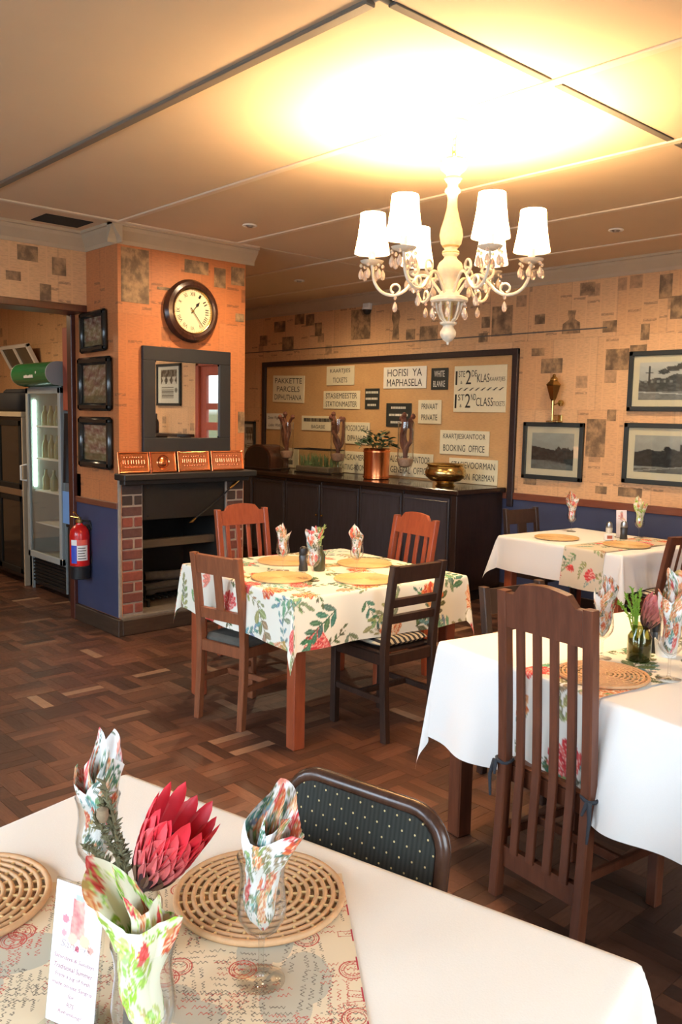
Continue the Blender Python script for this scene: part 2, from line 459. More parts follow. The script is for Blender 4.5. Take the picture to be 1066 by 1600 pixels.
def drape(a, b, ur, vr, drop, res, e=.010, flare=.10, tip=.42, wave=.012, kw=9., off=0., seed=0, wob=.0):
    nu = max(2, int((ur[1]-ur[0])/res)); nv = max(2, int((vr[1]-vr[0])/res))
    u, v = np.meshgrid(np.linspace(ur[0], ur[1], nu), np.linspace(vr[0], vr[1], nv), indexing='ij')
    du = np.maximum(np.abs(u)-a, 0); dv = np.maximum(np.abs(v)-b, 0); r = np.hypot(du, dv); phi = np.arctan2(dv, du+1e-9)
    al = flare+tip*np.sin(2*phi)**2*np.minimum(1, r/.05)
    sw = np.where(du > dv, v*np.sign(u)+.3*seed, u*np.sign(v)+1.7+.3*seed)
    edge = np.cos(2*phi)**2
    wv = wave*np.minimum(1, r/drop)*(np.sin(kw*sw)+.5*np.sin(2.3*kw*sw+1+seed))*edge
    out = r*np.sin(al)+e*(1-np.exp(-r/e))+wv*(r > 0)+off*(r > 0)
    z = -(np.sqrt(r*r+e*e)-e)*np.cos(al)+off
    z = z+wob*np.sin(13*u+seed)*np.sin(11*v+2*seed)*(r == 0)
    x = np.sign(u)*(np.minimum(np.abs(u), a)+out*np.cos(phi)); y = np.sign(v)*(np.minimum(np.abs(v), b)+out*np.sin(phi))
    return np.stack([x, y, z], -1), np.stack([u.ravel(), v.ravel()], -1)

# ================================================================== THE ROOM
XB, YD, ZC = 6.10, 5.80, 2.80          # back wall plane, doorway wall plane, ceiling height
XL, YF, YE = -1.60, -1.60, 8.70        # window wall, wall behind the camera, alcove end
CX0, CX1, CY = 2.82, 3.87, 5.34        # chimney breast

# floor: parquet squares of four strips, turned square by square
g = G('parquet', .42); x, y, z = g.pos(); r = g.rand()
PARQ = [(0, (.066, .030, .018)), (.35, (.100, .042, .024)), (.70, (.148, .060, .032)), (.93, (.19, .080, .044)), (.965, (.20, .095, .052)), (.98, (.34, .19, .11)), (1, (.42, .25, .15))]
nn = g.noise(g.vec(x*7+r*40, y*50, 0.), 2.2, 4)
g.base(g.mix(nn*.55, g.ramp(r, PARQ), (.018, .010, .007))); g.bump(nn, .15, .001); MAT['parquet'] = g.mat
g.put(g.b.inputs['Roughness'], nn*.25+.30)
g = G('parquet_field', .42); x, y, z = g.pos('world'); r = g.attr('tone', True)
nn = g.noise(g.vec(x*22+r*40, y*22, 0.), 2.2, 4)
g.base(g.mix(nn*.55, g.ramp(r, PARQ), (.018, .010, .007))); g.bump(nn, .15, .001); MAT['parquet_field'] = g.mat
g.put(g.b.inputs['Roughness'], nn*.25+.30)
floor = struct('floor', MB().box(XL-.2, XB+.2, YF-.2, 10.6, -.06, -.009), 'gap')
SQ, SW = .232, .058
strip = MB().box(-SQ/2+.0006, SQ/2-.0006, -SW/2+.0006, SW/2-.0006, -.009, 0).mesh('parquet_strip', 'parquet', 0)
cells = []
for i in range(-14, 22):
    for j in range(-24, 30):
        sx, sy = 1.505+SQ*(i+.5), 3.781+SQ*(j+.5)
        if sx < XL or sx > XB or sy < YF or sy > 10.4: continue
        for k in range(4):
            o = -SQ/2+SW*(k+.5)
            cells.append((sx, sy+o, 0.) if (i+j) % 2 == 0 else (sx+o, sy, PI/2))
def poly_in(p, q):
    c = False; n = len(q)
    for i in range(n):
        (x1, y1), (x2, y2) = q[i], q[i-1]
        if (y1 > p[1]) != (y2 > p[1]) and p[0] < (x2-x1)*(p[1]-y1)/(y2-y1)+x1: c = not c
    return c
HIDE = [[(0, 1290), (186, 1219), (1000, 1500), (1020, 1600), (0, 1600)], [(650, 1170), (690, 990), (940, 950), (1066, 1000), (1066, 1290), (940, 1190)],
        [(245, 945), (290, 870), (540, 855), (745, 905), (735, 990), (480, 1070)], [(455, 1215), (690, 1280), (700, 1390), (480, 1310)], [(190, 990), (120, 960), (0, 900), (0, 700), (700, 700), (480, 940)]]
def seen(c):
    p = project((c[0], c[1], 0))
    return p is not None and 0 <= p[0] <= 1066 and 880 < p[1] < 1600 and not any(poly_in(p, h) for h in HIDE)
vis = [c for c in cells if seen(c)]
vis.sort(key=lambda c: c[0]**2+c[1]**2)
single = set(vis[:300])
rnd = random.Random(5)
for c in vis[:300]:
    o = D.objects.new('parquet_strip', strip); link(o, floor); o.location = (c[0], c[1], rnd.uniform(-.0008, .0006)); o.rotation_euler = (0, 0, c[2])
fv = MB(); tones = []
for c in cells:
    if c in single: continue
    hx, hy = (SQ/2-.0006, SW/2-.0006) if c[2] == 0 else (SW/2-.0006, SQ/2-.0006)
    z = rnd.uniform(-.0008, .0006); t = rnd.random()
    fv.box(c[0]-hx, c[0]+hx, c[1]-hy, c[1]+hy, -.009, z); tones += [t]*8
me = fv.mesh('parquet_field', 'parquet_field', 0)
at = me.attributes.new('tone', 'FLOAT', 'POINT'); at.data.foreach_set('value', tones)
o = P('parquet_field', me, None, floor); o['kind'] = 'stuff'

# ceiling: boards between joints, pale battens on most joints, dark open joints on the others
ceiling = struct('ceiling', MB().box(XL-.2, XB+.2, YF-.2, 10.6, ZC+.015, ZC+.1), 'gap')
XJ = [XL-.1, -.93, .01, .945, 1.885, 2.79, 3.73, 4.665, 5.55, XB+.1]
YJ = [YF-.1, 1.935, 5.25, 10.5]
for i in range(len(XJ)-1):
    for j in range(len(YJ)-1):
        P('ceiling_board', MB().box(XJ[i]+.013, XJ[i+1]-.013, YJ[j]+.013, YJ[j+1]-.013, ZC, ZC+.02, .002), 'ceiling', ceiling, smooth=0)
for xj in (.01, .945, 2.79, 3.73, 4.665, 5.55):
    P('batten', MB().box(xj-.022, xj+.022, YF, YE, ZC-.009, ZC+.003, .004), 'ceil_strip', ceiling, smooth=0)
P('batten', MB().box(1.863, 1.907, 1.97, 5.22, ZC-.012, ZC+.006, .004), paint('grey_batten', (.16, .135, .105), .6), ceiling, smooth=0)
P('batten', MB().box(XL, CX1+.05, 5.226, 5.27, ZC-.010, ZC+.003, .004), 'ceil_strip', ceiling, smooth=0)
for a, b in ((1.94, 2.76), (2.825, 3.70), (3.765, 4.63), (.98, 1.84), (4.70, 5.5)):
    P('dark_joint', MB().box(a, b, 1.918, 1.952, ZC-.006, ZC+.004, .002), MAT['gap'], ceiling, smooth=0)
vent = tag(P('ceiling_opening', MB().box(2.36, 2.68, 5.40, 5.64, ZC-.004, ZC+.012), 'soot', None, smooth=0), 'black open hatch in the ceiling above the doorway wall', 'hatch')

def wall(name, boxes, mat):
    m = MB()
    for b in boxes: m.box(*b)
    return struct(name, m, mat)
DY0, DY1 = 1.18, 2.06                                         # glazed door in the back wall, right of the view
wback = wall('wall_back', [(XB, XB+.15, DY1, YE+.1, 0, ZC), (XB, XB+.15, YF-.1, DY0, 0, ZC), (XB, XB+.15, DY0, DY1, 2.25, ZC)], 'news')
wl = []; ys = [YF-.1]+[q for p in WINDOWS for q in p]+[YD+.25]
for i in range(0, len(ys), 2): wl.append((XL-.15, XL, ys[i], ys[i+1], 0, ZC))
for y0, y1 in WINDOWS: wl += [(XL-.15, XL, y0, y1, 0, .92), (XL-.15, XL, y0, y1, 2.28, ZC)]
wall('wall_left', wl, 'news')
wall('wall_front', [(XL, .25, YF-.15, YF, 0, ZC), (2.45, XB, YF-.15, YF, 0, ZC), (.25, 2.45, YF-.15, YF, 0, .92), (.25, 2.45, YF-.15, YF, 2.28, ZC)], 'news')
DX0 = .55                                                     # doorway from DX0 to the chimney
wdoor = wall('wall_doorway', [(XL, DX0, YD, YD+.25, 0, ZC), (DX0, CX0, YD, YD+.25, 2.29, ZC)], 'news')
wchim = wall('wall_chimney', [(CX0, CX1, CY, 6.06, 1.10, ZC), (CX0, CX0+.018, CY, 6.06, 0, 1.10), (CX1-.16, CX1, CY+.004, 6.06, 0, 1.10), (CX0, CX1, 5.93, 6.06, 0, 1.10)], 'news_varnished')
wall('wall_alcove', [(CX1-.1, XB, YE, YE+.1, 0, ZC), (CX1-.1, CX1, 6.06, YE, 0, ZC)], 'news')
wall('wall_bar', [(3.62, 3.70, 6.06, 10.4, 0, ZC), (-.6, 3.7, 10.2, 10.3, 0, ZC), (-.7, -.6, 6.05, 10.3, 0, ZC), (XL, -.6, 6.05, 6.1, 0, ZC)], 'news')

def window(n, loc, wd, ht, rz):
    o = D.objects.new('window_%d' % n, None); link(o); o.location = loc; o.rotation_euler = (0, 0, rz); o['kind'] = 'structure'
    m = MB()
    for x0, x1 in ((-wd/2, -wd/2+.05), (wd/2-.05, wd/2), (-.025, .025)): m.box(x0, x1, -.03, .03, 0, ht, .004)
    for z0, z1 in ((0, .05), (ht-.05, ht), (ht*.62, ht*.62+.04)): m.box(-wd/2, wd/2, -.028, .028, z0, z1, .004)
    P('window_frame', m, 'white', o, smooth=0)
    P('pane', MB().box(-wd/2+.05, -.025, -.003, .003, .05, ht-.05), 'pane', o, smooth=0)
    P('pane', MB().box(.025, wd/2-.05, -.003, .003, .05, ht-.05), 'pane', o, smooth=0)
    P('window_sill', MB().box(-wd/2, wd/2, .03, .16, -.03, 0.01, .004), 'white', o, smooth=0)
for i, (y0, y1) in enumerate(WINDOWS): window(i+1, (XL-.10, (y0+y1)/2, .92), y1-y0, 1.36, R(-90))
window(4, (1.35, YF-.10, .92), 2.2, 1.36, 0)

# glazed red door in the back wall: only the mirror shows it
d1 = D.objects.new('door_1', None); link(d1); d1.location = (XB, (DY0+DY1)/2, 0); d1.rotation_euler = (0, 0, R(-90)); d1['kind'] = 'structure'
MAT['redwood'] = wood('red_painted_wood', (.30, .06, .035), (.40, .10, .06), .4)
hw = (DY1-DY0)/2; m = MB()
for x0, x1 in ((-hw, -hw+.07), (hw-.07, hw)): m.box(x0, x1, -.02, .08, 0, 2.25, .004)
m.box(-hw, hw, -.02, .08, 2.17, 2.25, .004); P('door_frame', m, 'redwood', d1, smooth=0)
m = MB()
for x0, x1 in ((-hw+.07, -hw+.20), (hw-.20, hw-.07)): m.box(x0, x1, .02, .06, 0, 2.17, .004)
for z0, z1 in ((0, .8), (1.36, 1.46), (1.62, 1.70), (2.05, 2.17)): m.box(-hw+.07, hw-.07, .022, .058, z0, z1, .004)
P('door_leaf', m, 'redwood', d1, smooth=0)
for z0, z1 in ((.8, 1.36), (1.46, 1.62), (1.70, 2.05)): P('pane', MB().box(-hw+.2, hw-.2, .036, .042, z0, z1), 'pane', d1, smooth=0)

# dado, rails, skirtings, cornices
def rail_x(name, xx, y0, y1, z0, z1, t, mat, parent): P(name, MB().box(xx-t, xx, y0, y1, z0, z1, .004), mat, parent, smooth=0)
ZD = .925
for y0, y1 in ((DY1+.02, YE), (YF, DY0-.02)):
    rail_x('dado_panel', XB, y0, y1, .12, ZD-.045, .008, 'blue', wback)
    rail_x('dado_rail', XB, y0, y1, ZD-.05, ZD+.01, .022, 'rail', wback)
    rail_x('skirting', XB, y0, y1, 0, .13, .02, 'darkwood', wback)
P('dado_panel', MB().box(CX0-.008, CX0, CY+.012, 5.99, .125, ZD-.035), 'blue', wchim, smooth=0)
P('dado_rail', MB().box(CX0-.018, CX0, CY+.005, 5.99, ZD-.035, ZD+.01, .004), 'rail', wchim, smooth=0)
P('white_edge', MB().box(CX0-.009, CX0+.012, CY-.004, CY+.014, .13, 1.12, .002), 'mortar', wchim, smooth=0)
sk = MB().box(CX0-.03, CX0+.001, CY-.03, 6.05, 0, .12, .004).box(CX0, CX1+.02, CY-.03, CY+.02, 0, .115, .006)
P('skirting', sk, wood('scuffed_skirting', (.022, .013, .009), (.062, .038, .024), .45, (2, 2, 20)), wchim, smooth=0)
prof = [(0, -.125), (.008, -.125), (.012, -.10), (.030, -.075), (.052, -.045), (.062, -.022), (.075, -.018), (.075, 0), (0, 0)]
def cornice(p, q, nrm, parent):
    p, q = Vector(p), Vector(q); d = (q-p).normalized(); L = (q-p).length; n = Vector(nrm)
    Mm = Matrix(((n[0], d[0], 0, p[0]), (n[1], d[1], 0, p[1]), (n[2], d[2], 1, p[2]), (0, 0, 0, 1)))
    P('cornice', MB().prism(prof, 0, L, Mm), 'cornice', parent, smooth=0)
cornice((XB, YF, ZC), (XB, YE, ZC), (-1, 0, 0), wback)
cornice((CX0-.075, CY, ZC), (CX1+.075, CY, ZC), (0, -1, 0), wchim)
cornice((CX0, CY-.075, ZC), (CX0, YD, ZC), (-1, 0, 0), wchim)
cornice((XL, YD, ZC), (CX0, YD, ZC), (0, -1, 0), wdoor)
# dark red door lining of the doorway
MAT['lining'] = wood('dark_red_lining', (.045, .010, .007), (.10, .025, .015), .35)
t1 = struct('trim_1', MB().box(DX0, CX0-.001, YD-.012, YD+.26, 2.255, 2.305, .004).box(CX0-.035, CX0-.001, 5.985, YD+.26, 0, 2.255, .004).box(DX0-.03, DX0+.02, YD-.012, YD+.26, 0, 2.30, .004), 'lining')
# big dark frame of the sign board on the back wall
bd = D.objects.new('trim_2', None); link(bd); bd['kind'] = 'structure'; bd.location = (XB, 6.235, .81); bd.rotation_euler = (0, 0, R(-90))
hw, hh = 1.80, 1.36
for n_, bx in (('frame_rail', (-hw, hw, -.035, 0, hh-.055, hh, .005)), ('frame_stile', (-hw, -hw+.06, -.034, 0, .165, hh, .005)), ('frame_stile', (hw-.06, hw, -.034, 0, 0, hh, .005))):
    P(n_, MB().box(*bx), 'board', bd, smooth=0)
g = G('board_paper', .6); x, y, z = g.pos('world'); n1 = g.noise(g.vec(0., y*.9, z), 3, 5); n2 = g.noise(g.vec(0., y*8, z*60), 3, 2)
g.base(g.mix(n2.gt(.52)*.10, g.mix(n1, (.46, .25, .095), (.66, .41, .18)), (.10, .07, .04))); MAT['board_paper'] = g.mat
P('backing', MB().box(-hw+.05, hw-.05, -.006, 0, .15, hh-.05), 'board_paper', bd, smooth=0)
# loose newspaper edge lines on the wall and pasted photographs
g = G('newspaper_photo', .6, 0, .3); x, y, z = g.pos('world'); r = g.rand()
n1 = g.noise(g.vec(x*6+y*6+r*50, z*5, r*9), 2.2, 4, .6)
g.base(g.ramp(n1, [(.30, (.11, .070, .042)), (.46, (.19, .122, .068)), (.56, (.32, .20, .105)), (.72, (.48, .30, .15))])); MAT['news_photo'] = g.mat
def clip(Yc, wd, zc, ht): P('newspaper_photo', MB().box(XB-.0025, XB+.001, Yc-wd/2, Yc+wd/2, zc-ht/2, zc+ht/2), 'news_photo', wback, smooth=0)
for c in ((6.419, .284, 2.501, .302), (5.489, .226, 2.355, .142), (7.75, .20, 2.56, .12), (7.40, .16, 2.62, .11), (7.22, .14, 2.60, .12), (7.08, .11, 2.49, .14),
          (3.813, .133, 2.607, .10), (4.639, .219, 2.412, .257), (4.816, .092, 2.413, .095), (4.84, .10, 2.28, .08), (3.157, .10, 2.563, .176), (3.05, .12, 2.403, .166),
          (4.114, .205, 2.012, .12), (4.254, .128, 2.13, .064), (3.52, .197, 2.043, .162), (3.672, .17, 1.43, .30), (3.542, .077, 1.611, .09), (3.348, .136, 2.121, .05),
          (8.05, .14, 2.42, .12), (7.60, .2, 2.36, .16), (5.72, .12, 2.36, .10), (4.25, .1, 2.40, .08), (3.60, .10, 1.02, .06), (3.35, .20, 1.02, .07), (4.28, .13, 1.05, .07), (3.30, .07, 2.24, .12), (3.60, .12, 2.30, .09)):
    clip(*c)
def silhouette(name, pts, Yc, zc, sc):
    m = MB().prism([(p[0]*sc, p[1]*sc) for p in pts], -.003, 0)
    P(name, m, 'news_photo', wback, smooth=0, loc=(XB, Yc, zc), rot=(0, 0, R(-90)))
MAN = [(-.45, -.5), (.45, -.5), (.40, -.05), (.15, .10), (.16, .25), (.20, .45), (-.18, .48), (-.20, .30), (-.12, .10), (-.42, -.08)]
STAND = [(-.14, -.5), (.14, -.5), (.10, -.1), (.16, .15), (.12, .32), (.06, .34), (.06, .48), (-.06, .48), (-.06, .34), (-.14, .32), (-.16, .1), (-.10, -.1)]
silhouette('newspaper_photo', MAN, 3.945, 2.36, .19); silhouette('newspaper_photo', STAND, 5.92, 2.49, .34)
P('paper_seam', MB().box(XB-.004, XB, 3.62, YE, 2.288, 2.298), 'gap', wback, smooth=0)
def clipy(Xc, wd, zc, ht): P('newspaper_photo', MB().box(Xc-wd/2, Xc+wd/2, CY-.0025, CY+.001, zc-ht/2, zc+ht/2), 'news_photo', wchim, smooth=0)
for c in ((2.95, .21, 2.48, .36), (3.44, .20, 2.60, .09), (3.64, .10, 2.55, .14), (3.80, .12, 2.58, .13), (3.17, .10, 2.42, .02), (3.82, .08, 2.28, .06), (3.84, .06, 1.50, .16)): clipy(*c)
for c in ((2.40, .14, 2.61, .10), (2.62, .10, 2.55, .12), (2.52, .08, 2.36, .12), (2.30, .1, 2.45, .06)):
    P('newspaper_photo', MB().box(c[0]-c[1]/2, c[0]+c[1]/2, YD-.0025, YD+.001, c[2]-c[3]/2, c[2]+c[3]/2), 'news_photo', wdoor, smooth=0)

# ceiling downlights, camera
def downlight(loc, label):
    t = T('downlight', label, 'downlight', loc, 0, 'ceiling downlights')
    P('ring', MB().lathe([(.028, .0), (.045, -.002), (.050, -.008), (.046, -.012), (.034, -.010), (.028, .0)], 24, cap=False), 'white', t)
    l = D.lights.new('downlight_bulb', 'SPOT'); l.energy = 62; l.color = (1.0, .74, .45); l.spot_size = R(172); l.spot_blend = 1.0; l.shadow_soft_size = .04
    lo = D.objects.new('downlight_bulb', l); COL.objects.link(lo); lo.location = (loc[0], loc[1], loc[2]-.03)
    P('lamp', MB().lathe([(.0, -.022), (.018, -.020), (.026, -.008), (.028, 0)], 20, cap=False), 'steel', t)
downlight((3.43, 4.69, ZC), 'small ceiling downlight nearest the chimney cornice')
downlight((5.13, 3.02, ZC), 'small ceiling downlight right of the chandelier')
downlight((5.13, -.16, ZC), 'added ceiling downlight out of view, brightening the wall in the mirror')  # extra unseen fixture and spot, added to light the wall the mirror reflects
downlight((5.10, 6.20, ZC), 'small ceiling downlight above the dark sideboard')
t = T('security_camera', 'small white dome camera high on the back wall left of the chandelier', 'camera', (XB-.002, 6.30, 2.64), R(-90))
P('mount', MB().box(-.05, .05, -.05, 0, .0, .06, .008), 'white', t)
P('dome', MB().lathe([(0, -.055), (.025, -.048), (.040, -.025), (.044, 0)], 20), 'black', t, loc=(0, -.03, .0))
P('hood', MB().lathe([(.046, -.006), (.052, -.004), (.052, .012), (.046, .016)], 20), 'white', t, loc=(0, -.03, 0))

# ================================================================== FIREPLACE
fp = T('fireplace', 'sooty brick fireplace with black mantel shelf below the square mirror', 'fireplace', (0, 0, 0))
P('mantel_shelf', MB().box(CX0-.03, CX1+.03, CY-.13, CY+.02, 1.095, 1.14, .006).box(CX0, CX1, CY-.07, CY+.02, 1.06, 1.095, .006), paint('mantel_black', (.010, .009, .008), .5), fp, smooth=0)
P('firebox', MB().box(CX0+.02, CX1-.17, 5.90, 5.93, 0, 1.1).box(3.005, CX1-.17, CY+.03, CY+.05, .80, 1.09).box(3.005, 3.02, CY+.05, 5.9, 0, 1.09).box(CX1-.19, CX1-.175, CY+.05, 5.9, 0, 1.09), 'soot', fp, smooth=0)
hood = MB().box(3.01, CX1-.17, CY+.015, CY+.03, .80, 1.06, .003)
P('hood', hood, 'iron', fp, smooth=0)
for k, (xx, zz) in enumerate(((3.05, .83), (3.35, 1.03), (3.65, .83), (3.05, 1.03), (3.65, 1.03))): P('rivet', MB().lathe([(.0, .006), (.006, .004), (.008, 0)], 10, Matrix.Translation((xx, CY+.014, zz)) @ Matrix.Rotation(R(90), 4, 'X')), 'iron', fp)
P('fire_beam', MB().box(3.0, CX1-.16, CY+.12, CY+.17, .58, .64, .004), wood('ashen_bar', (.045, .033, .020), (.085, .062, .038), .7, (2, 14, 14)), fp, smooth=0)
P('hearth', MB().box(CX0+.005, CX1-.005, CY-.012, 5.9, .0, .135, .006), paint('hearth_stone', (.17, .135, .10), .8, var=.3, scale=25), fp, smooth=0)
P('mortar_bed', MB().box(CX0+.012, 2.998, CY+.004, 5.6, .13, 1.07), 'mortar', fp, smooth=0)
P('mortar_bed', MB().box(CX1-.162, CX1-.004, CY+.003, 5.6, .13, 1.07), 'mortar', fp, smooth=0)
bm = {}
for key, c in (('a', (.22, .055, .035)), ('b', (.15, .045, .033)), ('c', (.10, .042, .033)), ('s', (.045, .028, .022))): bm[key] = paint('brick_'+key, c, .85, var=.35, scale=35, bump=.4)
rnd = random.Random(3)
for side, bx0, bx1 in ((0, CX0+.014, 2.999), (1, CX1-.160, CX1-.004)):
    nb = 12; h = .0765; wdt = bx1-bx0
    for k in range(nb):
        z0 = .145+k*h; cuts = [(bx0, bx1)] if k % 2 else [(bx0, bx0+wdt*.55), (bx0+wdt*.58, bx1)]
        for a, b in cuts:
            kk = rnd.choice('aab') if k < 6 else (rnd.choice('abbc') if k < 9 else rnd.choice('ccss'))
            j = rnd.uniform(0, .005)
            P('brick', MB().box(a+.004, b-.004, CY-.004+j, CY+.11, z0+.005, z0+h-.005, .006), bm[kk], fp, smooth=0)
# grate with charred logs
gr = T('fire_grate', 'low black iron grate inside the dark fireplace opening', 'grate', (3.33, 5.62, .135))
P('bars', (lambda m: [m.tube([(-.22+.055*i, -.14, .06), (-.22+.055*i, .14, .06)], .007, 6) for i in range(9)] and m)(MB()), 'iron', gr)
P('front_rail', MB().tube([(-.24, -.14, .06), (-.24, -.15, .14), (.24, -.15, .14), (.24, -.14, .06)], .009, 6), 'iron', gr)
for sx in (-.2, .2):
    for sy in (-.12, .12): P('foot', MB().box(sx-.01, sx+.01, sy-.01, sy+.01, 0, .06, .002), 'iron', gr, smooth=0)
MAT['log'] = paint('charred_log', (.055, .048, .042), .9, var=.6, scale=30)
for k, (a, b, rr, lab) in enumerate((((-.2, -.06, .115), (.18, .02, .115), .045, 'thick grey charred log lying at the front of the grate'), ((-.16, .07, .12), (.2, .08, .12), .04, 'thinner charred log at the back of the grate'), ((-.15, .02, .20), (.15, -.02, .195), .038, 'charred log resting on top of the two other logs'))):
    a = Vector(a)+Vector((3.33, 5.62, .135)); b = Vector(b)+Vector((3.33, 5.62, .135))
    pts = [a.lerp(b, i/7)+Vector((0, rnd.uniform(-.006, .006), rnd.uniform(-.004, .004))) for i in range(8)]
    tag(P('log', MB().tube(pts, [rr*rnd.uniform(.88, 1.08) for i in range(8)], 12), 'log', None), lab, 'log', 'logs in the fireplace')
pk = T('fire_poker', 'long thin brass-tipped fire poker hung slantwise across the fireplace', 'poker', (3.40, CY-.055, .80))
P('shaft', MB().tube([(0, 0, 0), (.16, 0, .10), (.30, 0, .205)], .006, 8), 'iron', pk); P('handle', MB().tube([(.30, 0, .205), (.33, 0, .228), (.37, 0, .256), (.40, 0, .278)], [.008, .014, .013, .009], 10), 'brass', pk)
P('tip', MB().tube([(0, 0, 0), (-.03, 0, -.022), (-.055, 0, -.03)], [.006, .011, .003], 8), 'brass', pk)

# copper plaques on the mantel
def plaque(x0, x1, lab, text, h=.150):
    t = T('copper_plaque', lab, 'plaque', ((x0+x1)/2, CY-.055, 1.1405), 0, 'copper plaques on the mantel')
    wd = x1-x0-.008; Mx = Matrix.Rotation(R(-9), 4, 'X')
    P('plate', MB().box(-wd/2, wd/2, 0, .006, 0, h, .002, Mx), 'copper', t, smooth=0)
    P('rim', MB().tube([(-wd/2+.008, -.002, .008), (wd/2-.008, -.002, .008), (wd/2-.008, -.002, h-.008), (-wd/2+.008, -.002, h-.008)], .008, 8, Mx, closed=True), 'copper', t)
    if text == 'o':
        P('boss', MB().lathe([(0, .012), (.018, .009), (.032, .002), (.034, 0), (.044, 0), (.048, .004), (.052, 0)], 24, Mx @ Matrix.Translation((0, 0, h/2)) @ Matrix.Rotation(R(90), 4, 'X')), 'copper', t)
    else:
        m = MB(); rd = random.Random(len(lab))
        for r_, (zz_, hh_, mg) in enumerate(((.30, .005, .05), (.52, .017, .035), (.74, .006, .045))):
            z = h*zz_; xx = -wd/2+mg
            while xx < wd/2-mg:
                l_ = rd.uniform(.010, .022); m.box(xx, min(xx+l_, wd/2-mg+.01), -.005, .001, z-hh_*rd.uniform(.7, 1), z+hh_, .004, Mx); xx += l_+.005
        P('relief', m, 'copper', t)
plaque(2.785, 3.03, 'copper plaque with raised lettering at the left end of the mantel', 't')
plaque(3.03, 3.245, 'small copper plaque with a round boss second on the mantel', 'o')
plaque(3.255, 3.53, 'copper plaque with plain raised rim third along the mantel', 't')
plaque(3.54, 3.835, 'widest copper plaque at the right end of the mantel', 't')

# clock
ck = T('wall_clock', 'round dark wood wall clock with Roman numerals above the square mirror', 'clock', (3.381, CY, 2.283))
RX = Matrix.Rotation(R(90), 4, 'X')
P('case', MB().lathe([(.150, .0), (.215, .0), (.222, .03), (.205, .058), (.180, .066), (.165, .060), (.158, .046), (.155, .040)], 48, RX, cap=False), wood('clock_case', (.020, .007, .004), (.06, .020, .011), .22), ck)
P('bezel', MB().lathe([(.150, .040), (.152, .050), (.158, .054), (.162, .050)], 48, RX, cap=False), 'brass', ck)
P('dial', MB().lathe([(0, .041), (.155, .041)], 48, RX, cap=False), paint('aged_dial', (.72, .60, .38), .5, var=.08), ck)
for i, s in enumerate(('XII', 'I', 'II', 'III', 'IIII', 'V', 'VI', 'VII', 'VIII', 'IX', 'X', 'XI')):
    a = R(30*i); lettering(s, .011*len(s)+.006, .028, 'black', ck, .120*math.sin(a), .120*math.cos(a), -.0425, name='numeral', rot=(0, a, 0))
m = MB()
for i in range(60):
    a = R(6*i); m.box(-.0012, .0012, -.0425, -.042, .141, .147 if i % 5 else .150, 0, Matrix.Rotation(a, 4, 'Y'))
P('minute_marks', m, 'black', ck, smooth=0)
P('hour_hand', MB().prism([(-.003, -.02), (.003, -.02), (.003, .045), (.012, .058), (0, .088), (-.012, .058), (-.003, .045)], -.047, -.045, Matrix.Rotation(R(40), 4, 'Y')), 'black', ck, smooth=0)
P('minute_hand', MB().prism([(-.003, -.03), (.003, -.03), (.002, .13), (0, .138), (-.002, .13)], -.050, -.048, Matrix.Rotation(R(141), 4, 'Y')), 'black', ck, smooth=0)
P('hub', MB().lathe([(0, .053), (.008, .052), (.009, .042)], 16, RX), 'brass', ck)

# mirror
mr = T('wall_mirror', 'square mirror in a wide flat black frame on the chimney breast', 'mirror', (3.355, CY-.002, 1.652))
m = MB(); o_, i_ = .365, .268
for bx in ((-o_, o_, i_, o_), (-o_, o_, -o_, -i_), (-o_, -i_, -i_, i_), (i_, o_, -i_, i_)): m.box(bx[0], bx[1], -.030, 0, bx[2], bx[3], .003)
P('frame', m, paint('charcoal_frame', (.013, .014, .017), .55, var=.2, scale=60), mr, smooth=0)
g = G('mirror_silver', .01, 1.0); g.base((.93, .94, .93)); MAT['mirror'] = g.mat
P('mirror_glass', MB().box(-i_, i_, -.014, -.006, -i_, i_), 'mirror', mr, smooth=0)
P('bevel', (lambda m: [m.box(*b) for b in ((-i_, i_, -.016, -.012, i_-.012, i_), (-i_, i_, -.016, -.012, -i_, -i_+.012), (-i_, -i_+.012, -.016, -.012, -i_, i_), (i_-.012, i_, -.016, -.012, -i_, i_))] and m)(MB()), 'mirror', mr, smooth=0)

# pictures
def photo_mesh(wd, ht, fn, nx=64, ny=48):
    xs, zs = np.linspace(-.5, .5, nx), np.linspace(-.5, .5, ny); X, Z = np.meshgrid(xs, zs, indexing='ij')
    C = fn(X.ravel(), Z.ravel()); Pm = np.stack([X*wd, np.zeros_like(X), Z*ht], -1)
    mb = MB().grid(Pm); mb.f = [tuple(reversed(q)) for q in mb.f]
    return mb.mesh('photograph', 'vcol_gloss', 0, C)
def fbm(x, z, s, seed=0):
    q = np.zeros_like(x); rs = np.random.default_rng(seed)
    for o in range(6):
        k = s*1.8**o; a, b, c, d = rs.uniform(0, 6.28, 4); th = rs.uniform(0, 3.1)
        q += .7**o*np.sin(k*(x*math.cos(th)+z*math.sin(th))+a+1.3*np.sin(k*.7*(z*math.cos(th)-x*math.sin(th))+b))
    return q/2.4
def train_far(x, z):
    n = fbm(x, z, 14, 2); sky = .30+.10*z+.03*n
    hill = -.05+.22*np.clip(x+.3, 0, 1)+.05*np.sin(9*x)+.05*fbm(x, x*0, 30, 5)
    v = np.where(z < hill, .035+.03*np.abs(n), sky); v = np.where(z < -.22+.18*(-x)-.05, .16+.05*n, v)
    v = np.where((z < .02-.2*(x-.1)) & (z > -.26) & (x < .25), .028+.03*np.abs(n), v)
    return np.stack([v*.95, v, v*.92], -1)
